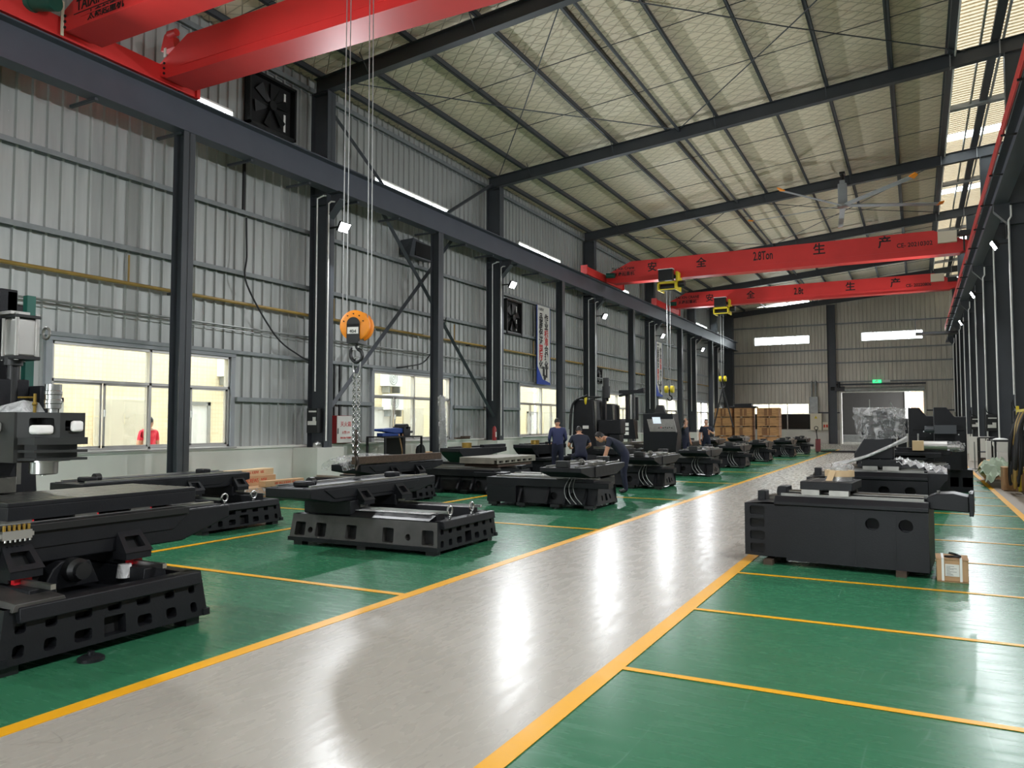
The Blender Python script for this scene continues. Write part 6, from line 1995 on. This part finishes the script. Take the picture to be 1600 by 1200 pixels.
def hoist(label, x, y, z0, hook_z):
    h = thing('electric_hoist', label, 'hoist', (x, y, z0), 0, 'yellow electric hoists')
    part('control_box', MB().box(-.34, .30, -.62, -.34, .42, .92).box(-.36, .32, -.64, -.32, .92, .95, 1), [M_black, M_white], h, 'black control box', bevel=.008)
    fr = MB()
    fr.box(-.42, .42, -.50, -.42, .30, .40).box(-.42, .42, .34, .42, .30, .40).box(-.42, -.36, -.5, .42, .02, .40).box(.36, .42, -.5, .42, .02, .40).box(-.42, .42, -.50, -.46, .02, .07).box(.36, .46, -.3, .4, .40, .85)
    part('frame', fr, M_yellow, h, 'yellow frame', bevel=.008)
    part('drum', MB().cyl((-.34, -.2, .18), (.34, -.2, .18), .16, 20).cyl((.46, -.1, .3), (.72, -.1, .3), .15, 16), M_black, h, 'black rope drum')
    part('trolley_wheel', MB().cyl((-.3, -.3, .62), (-.3, -.22, .62), .09, 14).cyl((.3, -.3, .62), (.3, -.22, .62), .09, 14), M_black, h)
    rp = MB()
    for (dx, dy) in ((-.08, -.2), (.08, -.2)):
        rp.cyl((dx, dy, .1), (dx * .6, dy, hook_z - z0 + .1), .009, 5)
    part('wire_rope', rp, M_galv, h)
    hb = part('hook_block', MB().cyl((-.19, -.2, hook_z - z0), (-.07, -.2, hook_z - z0), .16, 18).cyl((.07, -.2, hook_z - z0), (.19, -.2, hook_z - z0), .16, 18), M_yellow, h, 'yellow sheave block')
    part('hook', MB().tube(catmull([(0, -.2, hook_z - z0), (0, -.2, hook_z - z0 - .25), (.1, -.2, hook_z - z0 - .33), (.1, -.2, hook_z - z0 - .45), (0, -.2, hook_z - z0 - .5), (-.1, -.2, hook_z - z0 - .42)], 5), .03, 8), M_black, hb)
    return h


hoist('yellow-framed electric hoist on the crane marked 2.8Ton', -9.75, 33.75, 7.50, 3.1)
H2 = hoist('yellow-framed electric hoist on the crane marked 2.8t, its hook carrying black slings', -9.7, 44.2, 7.75, 4.1)
part('sling', MB().tube([(0, -.2, -4.1), (-.55, -.2, -6.4)], .04, 6).tube([(0, -.2, -4.1), (.55, -.2, -6.4)], .04, 6), M_rubber, H2, 'black lifting sling')

# trolley, ropes, hook block and chain of the nearest crane
HK = thing('hook_block', 'orange hook block with a hanging chain in front of the left wall', 'hook', (-7.42, 9.1, 3.05))
part('sheave', MB().lathe((.10, 0, 0), [(0, -.05), (.21, -.05), (.23, -.03), (.23, .02), (.19, .04), (0, .04)], 32, 0, 'x').lathe((-.06, 0, 0), [(0, -.05), (.21, -.05), (.23, -.03), (.23, .02), (.19, .04), (0, .04)], 32, 0, 'x'), M_orange, HK, 'orange sheave guard')
HK.rotation_euler = (0, 0, math.radians(-72))
part('cheek_plate', MB().box(.165, .18, -.10, .10, -.24, .02).cyl((.165, 0, .02), (.18, 0, .02), .10, 20).box(-.14, .2, -.09, .09, -.27, -.19), M_black, HK, 'black cheek plate')
part('rating_plate', MB().box(.181, .186, -.085, .085, -.13, -.03), M_paper, HK, 'white rating plate')
text('rating_lettering', '404', .07, (.188, 0, -.095), (0, 1, 0), (0, 0, 1), M_ink, HK, 1, 'CENTER')
part('bolt', MB().cyl((.16, 0, .17), (.175, 0, .17), .01, 6).cyl((.16, .09, .14), (.175, .09, .14), .01, 6).cyl((.16, -.09, .14), (.175, -.09, .14), .01, 6).cyl((.16, .15, .06), (.175, .15, .06), .01, 6).cyl((.16, -.15, .06), (.175, -.15, .06), .01, 6), M_ink, HK)
rp = MB()
for (dx, dy) in ((-.06, -.2), (-.06, .2), (.10, -.2), (.10, .2)):
    rp.cyl((dx, dy * .98, .05), (dx, dy * .9, 5.9), .008, 5)
part('wire_rope', rp, M_galv, HK)
hk = MB().tube(catmull([(0.02, 0, -.2), (0.02, 0, -.32), (.02, .07, -.38), (.02, .085, -.47), (.02, .0, -.54), (.02, -.08, -.48), (.02, -.095, -.38), (0.02, -.07, -.32)], 6), .028, 10)
part('hook', hk, M_black, HK, 'black hook')
part('safety_latch', MB().box(.0, .04, -.06, .03, -.36, -.30), M_steel, HK)
part('link_ring', MB().tube(catmull([(.02, -.05, -.50), (.02, -.05, -.68), (.02, 0, -.72), (.02, .05, -.68), (.02, .05, -.50), (.02, 0, -.47), (.02, -.05, -.5)], 5), .012, 6), M_steel, HK)
ch = MB()
for s, n_ in ((-.035, 25), (.035, 25)):
    for k in range(n_):
        z = -.74 - k * .048
        if k % 2:
            ch.torus((.02, s, z), .025, .0085, 'x', 8, 5)
        else:
            ch.torus((.02, s, z), .025, .0085, 'y', 8, 5)
c = part('chain', ch, M_steel, HK, 'bright steel chain')
c['kind'] = 'stuff'
part('rusty_chain_end', MB().tube(catmull([(.02, .0, -1.55), (.04, .02, -1.7), (.0, -.02, -1.85), (.03, .02, -2.0), (-.02, -.01, -2.12)], 5), [.018] + [.024] * 20, 6).tube(catmull([(.0, .03, -1.7), (.05, .0, -1.85), (.0, .04, -2.0), (.05, .02, -2.15)], 5), .015, 6), M_ochain, HK, 'bunched rusty chain end')
tro = thing('crane_trolley', 'hoist trolley riding on the two girders of the nearest crane', 'hoist', (-7.42, 9.1, 9.1))
part('frame', MB().box(-.6, .6, -1.15, 1.15, .1, .25).box(-.5, .5, -.4, .4, .25, .7), M_red, tro, bevel=.01)
part('drum', MB().cyl((-.45, 0, .1), (.45, 0, .1), .25, 18), M_black, tro)
part('wheel', MB().cyl((-.4, -1.0, .05), (-.4, -.9, .05), .1, 14).cyl((.4, -1.0, .05), (.4, -.9, .05), .1, 14).cyl((-.4, 1.0, .05), (-.4, .9, .05), .1, 14).cyl((.4, 1.0, .05), (.4, .9, .05), .1, 14), M_black, tro)

# ---- ceiling fan
fn = thing('ceiling_fan', 'large grey ceiling fan with five long orange-tipped blades under the roof', 'fan', (-2.37, 32.0, 10.0))
part('motor_housing', MB().box(-.16, .16, -.16, .16, .05, .85).box(-.1, .1, -.1, .1, .85, 1.0), M_colr, fn, 'grey box housing', bevel=.02)
part('drop_rod', MB().tube([(0, 0, .95), (0, 0.0, 1.3)], .05, 10).box(-.1, .1, -.1, .3, 1.25, 1.32).tube([(0, .2, 1.3), (0, 1.4, 1.35)], .03, 6), M_black, fn)
part('hub', MB().cyl((0, 0, -.05), (0, 0, .06), .2, 18), M_steel, fn)
for k in range(5):
    a = math.radians(24 + 72 * k)
    ca, sa = math.cos(a), math.sin(a)
    mb = MB()
    vs = []
    for (r_, w_) in ((.18, .10), (3.55, .10)):
        for (d, z) in ((-w_, .02), (w_, -.02), (w_, 0.0), (-w_, .05)):
            vs.append((r_ * ca - d * sa, r_ * sa + d * ca, z))
    mb.add(vs, [(0, 1, 2, 3), (7, 6, 5, 4), (0, 4, 5, 1), (1, 5, 6, 2), (2, 6, 7, 3), (3, 7, 4, 0)])
    b = part('blade', mb, M_colr, fn)
    mb = MB()
    vs = []
    for (r_, w_, dz) in ((3.55, .11, 0), (3.78, .06, .06)):
        for (d, z) in ((-w_, .02), (w_, -.03), (w_, .01), (-w_, .06)):
            vs.append((r_ * ca - d * sa, r_ * sa + d * ca, z + dz))
    mb.add(vs, [(0, 1, 2, 3), (7, 6, 5, 4), (0, 4, 5, 1), (1, 5, 6, 2), (2, 6, 7, 3), (3, 7, 4, 0)])
    part('blade_tip', mb, M_orange, b, 'orange blade tip')

# ---- flood lamps on the columns (the hall's own lights)
def flood(label, x, y, z, tx, ty, tz, watts, warm, group):
    t = thing('flood_lamp', label, 'lamp', (x, y, z), 0, group)
    d = (Vector((tx, ty, tz)) - Vector((x, y, z))).normalized()
    q = d.to_track_quat('-Z', 'Y')
    mb = MB().box(-.17, .17, -.13, .13, 0.0, .07).box(-.12, .12, -.09, .09, .07, .11)
    o = part('housing', mb, M_black, t, bevel=.006)
    o.rotation_mode = 'QUATERNION'
    o.rotation_quaternion = q
    l = part('lens', MB().box(-.155, .155, -.115, .115, -.006, 0.0), M_led, o, 'glowing lens')
    br = MB()
    s = 1 if x > 0 else -1
    w_ = .465 if x < 0 else .345
    br.box(min(0, s * w_), max(0, s * w_), -.02, .02, .02, .06)
    part('bracket', br, M_black, t)
    area_light('flood_light', Vector((x, y, z)) + d * .03, (tx, ty, tz), .3, .22, watts * LAMP, warm)
    return t


cool = (0.94, 0.97, 1.0)
names = ['behind the camera', 'above the left edge', 'first', 'second', 'third', 'fourth']
for i, y in enumerate([-3.3, 5.9, 15.1, 24.3, 33.5, 42.7, 51.9]):
    flood('flood lamp on a left main column, %s' % (['behind the camera', 'beyond the left edge', 'brightest, nearest in view', 'second in view', 'third in view', 'fourth in view', 'by the far end'][i]), -12.75, y - 0.02, 6.55, -2.5, y - 1.0, 0.5, 420, cool, 'flood lamps on the left columns')
for i, y in enumerate([-3.3, 5.9, 15.1, 24.3, 33.5, 42.7]):
    flood('flood lamp on a right main column, %s' % (['behind the camera', 'beyond the right edge', 'just outside the view', 'nearest in view', 'second in view', 'farthest in view'][i]), 1.95, y + 0.3, 6.45, -8.5, y - 0.5, 0.5, 420, cool, 'flood lamps on the right columns')
wl_ = thing('maintenance_platform', 'flat black maintenance platform near the far end of the right runway', 'platform', (1.0, 47.0, 6.35))
part('deck', MB().box(-1.0, 1.0, -.4, .4, 0, .12), M_black, wl_)
part('rail', MB().box(-1.0, .9, -.4, -.37, .8, .84).box(-1.0, -.97, -.4, -.37, .12, .84).box(.2, .23, -.4, -.37, .12, .84), M_col, wl_)

# ================================================================== PEOPLE
def person(label, loc, rotz, J, cloth, hair=True, scale=1.0):
    """J: joint positions (x forward, y left, z up). one continuous skinned body; head and hair follow"""
    names = ['pelvis', 'belly', 'chest', 'neck', 'head0', 'shl', 'ell', 'wrl', 'hal', 'shr', 'elr', 'wrr', 'har', 'hil', 'knl', 'anl', 'tol', 'hir', 'knr', 'anr', 'tor']
    R = {'pelvis': .145, 'belly': .135, 'chest': .145, 'neck': .055, 'head0': .06, 'shl': .075, 'ell': .047, 'wrl': .032, 'hal': .035, 'shr': .075, 'elr': .047, 'wrr': .032, 'har': .035,
         'hil': .105, 'knl': .066, 'anl': .045, 'tol': .04, 'hir': .105, 'knr': .066, 'anr': .045, 'tor': .04}
    E = [('pelvis', 'belly'), ('belly', 'chest'), ('chest', 'neck'), ('neck', 'head0'), ('chest', 'shl'), ('shl', 'ell'), ('ell', 'wrl'), ('wrl', 'hal'), ('chest', 'shr'), ('shr', 'elr'), ('elr', 'wrr'), ('wrr', 'har'),
         ('pelvis', 'hil'), ('hil', 'knl'), ('knl', 'anl'), ('anl', 'tol'), ('pelvis', 'hir'), ('hir', 'knr'), ('knr', 'anr'), ('anr', 'tor')]
    me = bpy.data.meshes.new('person_body')
    me.from_pydata([J[n] for n in names], [(names.index(a), names.index(b)) for a, b in E], [])
    ob = bpy.data.objects.new('person_body', me)
    COL.objects.link(ob)
    sk = ob.modifiers.new('skin', 'SKIN')
    sk.use_smooth_shade = True
    for i, n in enumerate(names):
        v = me.skin_vertices[0].data[i]
        v.radius = (R[n], R[n])
        v.use_root = (n == 'pelvis')
    ss = ob.modifiers.new('sub', 'SUBSURF')
    ss.levels = 2
    ss.render_levels = 2
    dg = bpy.context.evaluated_depsgraph_get()
    ev = ob.evaluated_get(dg)
    bm = bmesh.new()
    bm.from_mesh(ev.to_mesh())
    ev.to_mesh_clear()
    bpy.data.objects.remove(ob)
    segs = [(Vector(J[a]), Vector(J[b]), a, b) for a, b in E]
    top = cloth['top']
    for f in bm.faces:
        c = f.calc_center_median()
        best, bd = None, 9
        for (p, q, a, b) in segs:
            d = q - p
            t = max(0, min(1, (c - p).dot(d) / d.length_squared))
            dist = (c - (p + d * t)).length
            if dist < bd:
                bd, best, bt = dist, (a, b), t
        a, b = best
        if b in ('wrl', 'wrr') and not cloth.get('long'):
            mi = 0
        elif b in ('hal', 'har', 'head0') or (a == 'chest' and b == 'neck' and bt > .7):
            mi = 0
        elif b in ('hil', 'hir', 'knl', 'knr', 'anl', 'anr') or (a == 'pelvis' and bt < .2):
            mi = 2
        elif b in ('tol', 'tor'):
            mi = 3
        elif b in ('ell', 'elr') and not cloth.get('long') and bt > .62:
            mi = 0
        else:
            mi = 1
        f.material_index = mi
        f.smooth = True
    # head with nose, ears and eyes merged in the same mesh
    hc = Vector(J['headc'])
    fwd = Vector(J['face']).normalized()
    upv = (hc - Vector(J['neck'])).normalized()
    upv = (upv - fwd * upv.dot(fwd)).normalized()
    lft = upv.cross(fwd)
    mb = MB()
    mb.sphere((0, 0, 0), (.092, .076, .118), 18, 14)
    mb.sphere((.02, 0, -.06), (.066, .058, .07), 14, 10)
    mb.add([(.088, -.014, -.03), (.088, .014, -.03), (.112, 0, -.028), (.092, 0, .015)], [(0, 2, 3), (2, 1, 3), (0, 1, 2)], 0)
    for s in (-1, 1):
        mb.sphere((-.005, s * .076, -.012), (.018, .012, .03), 8, 6)
        mb.sphere((.082, s * .03, .01), (.012, .014, .009), 8, 6, 4)
    mb.box(.076, .088, -.022, .022, -.062, -.056, 5)
    vs = [bm.verts.new(hc + fwd * p[0] + lft * p[1] + upv * p[2]) for p in mb.v]
    for f, mi in zip(mb.f, mb.m):
        try:
            nf = bm.faces.new([vs[i] for i in f])
            nf.material_index = mi
            nf.smooth = True
        except ValueError:
            pass
    # hands: palm end at 'hal'/'har' plus five short bent fingers
    for wr, ha in (('wrl', 'hal'), ('wrr', 'har')):
        w0, h0 = Vector(J[wr]), Vector(J[ha])
        d = (h0 - w0).normalized()
        sd = d.cross(Vector((0.3, 0.2, 1))).normalized()
        nn = d.cross(sd)
        fm = MB()
        for k, (off, ln) in enumerate(((-.027, .062), (-.009, .075), (.009, .07), (.027, .055))):
            b0 = h0 + sd * off
            fm.tube([b0 - d * .02, b0 + d * (.025 + ln * .3), b0 + d * (.02 + ln * .75) - nn * .012, b0 + d * (.01 + ln) - nn * .032], [.0095, .009, .0085, .007], 6)
        b0 = h0 - d * .035 - sd * .03
        fm.tube([b0, b0 - sd * .03 + d * .02, b0 - sd * .035 + d * .055 - nn * .01], [.012, .010, .008], 6)
        vs = [bm.verts.new(p) for p in fm.v]
        for f in fm.f:
            nf = bm.faces.new([vs[i] for i in f])
            nf.material_index = 0
            nf.smooth = True
    bm.normal_update()
    m2 = bpy.data.meshes.new('person')
    bm.to_mesh(m2)
    bm.free()
    for m in (M_skin, top, cloth['legs'], M_black, M_eye, M_fireR):
        m2.materials.append(m)
    o = bpy.data.objects.new('person', m2)
    COL.objects.link(o)
    o.location = loc
    o.rotation_euler = (0, 0, rotz)
    o.scale = (scale,) * 3
    tag(o, label, 'person', None)
    if hair:
        hb = MB()
        n, m = 18, 8
        vv, ff = [], []
        for i in range(m + 1):
            th = (PI * .60) * i / m
            for j in range(n):
                a = 2 * PI * j / n
                x, y, z = math.sin(th) * math.cos(a), math.sin(th) * math.sin(a), math.cos(th)
                if x > .45 and z < .45:
                    x, z = .45 + (x - .45) * .3, max(z, .42)
                vv.append(tuple(hc + fwd * (x * .101 - .006) + lft * y * .085 + upv * (z * .128 + .002)))
        for i in range(m):
            for j in range(n):
                ff.append((i * n + j, (i + 1) * n + j, (i + 1) * n + (j + 1) % n, i * n + (j + 1) % n))
        hb.add(vv, ff)
        part('hair', hb, M_hair, o, 'short black hair' if not cloth.get('grey') else 'short greying hair')
    return o


def stand(**k):
    J = dict(pelvis=(0, 0, .95), belly=(.01, 0, 1.10), chest=(0, 0, 1.32), neck=(0, 0, 1.50), head0=(.01, 0, 1.56), headc=(.02, 0, 1.64), face=(1, 0, 0),
             shl=(0, .19, 1.40), ell=(-.02, .25, 1.13), wrl=(.06, .26, .88), hal=(.09, .25, .80), shr=(0, -.19, 1.40), elr=(-.02, -.25, 1.13), wrr=(.06, -.26, .88), har=(.09, -.25, .80),
             hil=(0, .09, .86), knl=(.02, .11, .48), anl=(-.01, .12, .08), tol=(.16, .13, .045), hir=(0, -.09, .86), knr=(.02, -.11, .48), anr=(-.01, -.12, .08), tor=(.16, -.13, .045))
    J.update(k)
    return J


# bending worker: leans forward towards -x (the machine table)
bend = dict(pelvis=(-.05, 0, .93), belly=(.06, 0, 1.06), chest=(.24, 0, 1.20), neck=(.40, 0, 1.25), head0=(.45, 0, 1.27), headc=(.52, 0, 1.28), face=(.75, 0, -.66),
            shl=(.29, .18, 1.22), ell=(.36, .2, .98), wrl=(.40, .18, .76), hal=(.43, .17, .69), shr=(.29, -.18, 1.22), elr=(.36, -.22, .98), wrr=(.44, -.18, .78), har=(.48, -.17, .71),
            hil=(-.06, .09, .86), knl=(-.02, .1, .47), anl=(-.08, .11, .08), tol=(.08, .12, .045), hir=(-.06, -.09, .86), knr=(.0, -.1, .47), anr=(-.06, -.11, .08), tor=(.1, -.12, .045))
work = {'top': M_navy, 'legs': M_trous}
person('person in navy T-shirt and dark trousers bending over the machine table beside the walkway', (-5.95, 16.7, 0), PI + .35, bend, work, True, 1.0)
crouch = dict(pelvis=(-.1, 0, .55), belly=(.0, 0, .70), chest=(.14, 0, .92), neck=(.24, 0, 1.07), head0=(.28, 0, 1.11), headc=(.34, 0, 1.17), face=(.9, 0, -.4),
              shl=(.17, .2, .98), ell=(.22, .3, .76), wrl=(.42, .22, .68), hal=(.49, .19, .67), shr=(.17, -.2, .98), elr=(.22, -.3, .76), wrr=(.42, -.22, .68), har=(.49, -.19, .67),
              hil=(-.08, .1, .50), knl=(.34, .17, .46), anl=(.18, .16, .08), tol=(.34, .17, .045), hir=(-.08, -.1, .50), knr=(.34, -.17, .46), anr=(.18, -.16, .08), tor=(.34, -.17, .045))
c2 = dict(work)
c2['grey'] = True
person('person in dark navy T-shirt sitting low, back to the camera, behind ribbed beds', (-8.2, 19.6, .22), 2.1, crouch, c2)
solo('low_stool', MB().lathe((0, 0, 0), [(.15, 0), (.15, .03), (.05, .05), (.05, .5), (.17, .53), (.17, .58), (0, .58)], 18), M_black, 'low round stool under the sitting worker', 'stool', None, None, 0, (-8.15, 19.52, .0))
person('person in a blue work jacket standing with back to the camera at the inner machines', (-9.25, 20.4, 0), 2.2, stand(headc=(.06, 0, 1.62), chest=(.04, 0, 1.32), neck=(.04, 0, 1.49), head0=(.05, 0, 1.54), face=(.9, 0, -.4), wrl=(.28, .18, 1.0), hal=(.35, .15, .99), wrr=(.28, -.18, 1.0), har=(.35, -.15, .99)), {'top': M_jacket, 'legs': M_trous, 'long': True})
person('person in navy T-shirt standing side-on with one arm raised to the head, behind the console', (-8.2, 30.4, 0), -.3, stand(elr=(.2, -.3, 1.45), wrr=(.14, -.18, 1.66), har=(.1, -.13, 1.72)), work)
person('person in dark navy shirt standing facing the camera in front of the crates', (-7.6, 31.3, 0), -1.2, stand(ell=(.0, .3, 1.15), wrl=(.22, .15, 1.25), hal=(.25, .08, 1.3)), work)
person('person in red top seen through the first window outside', (-15.6, 11.75, -.02), .0, stand(face=(0, 1, 0)), {'top': M_redcl, 'legs': M_redcl})
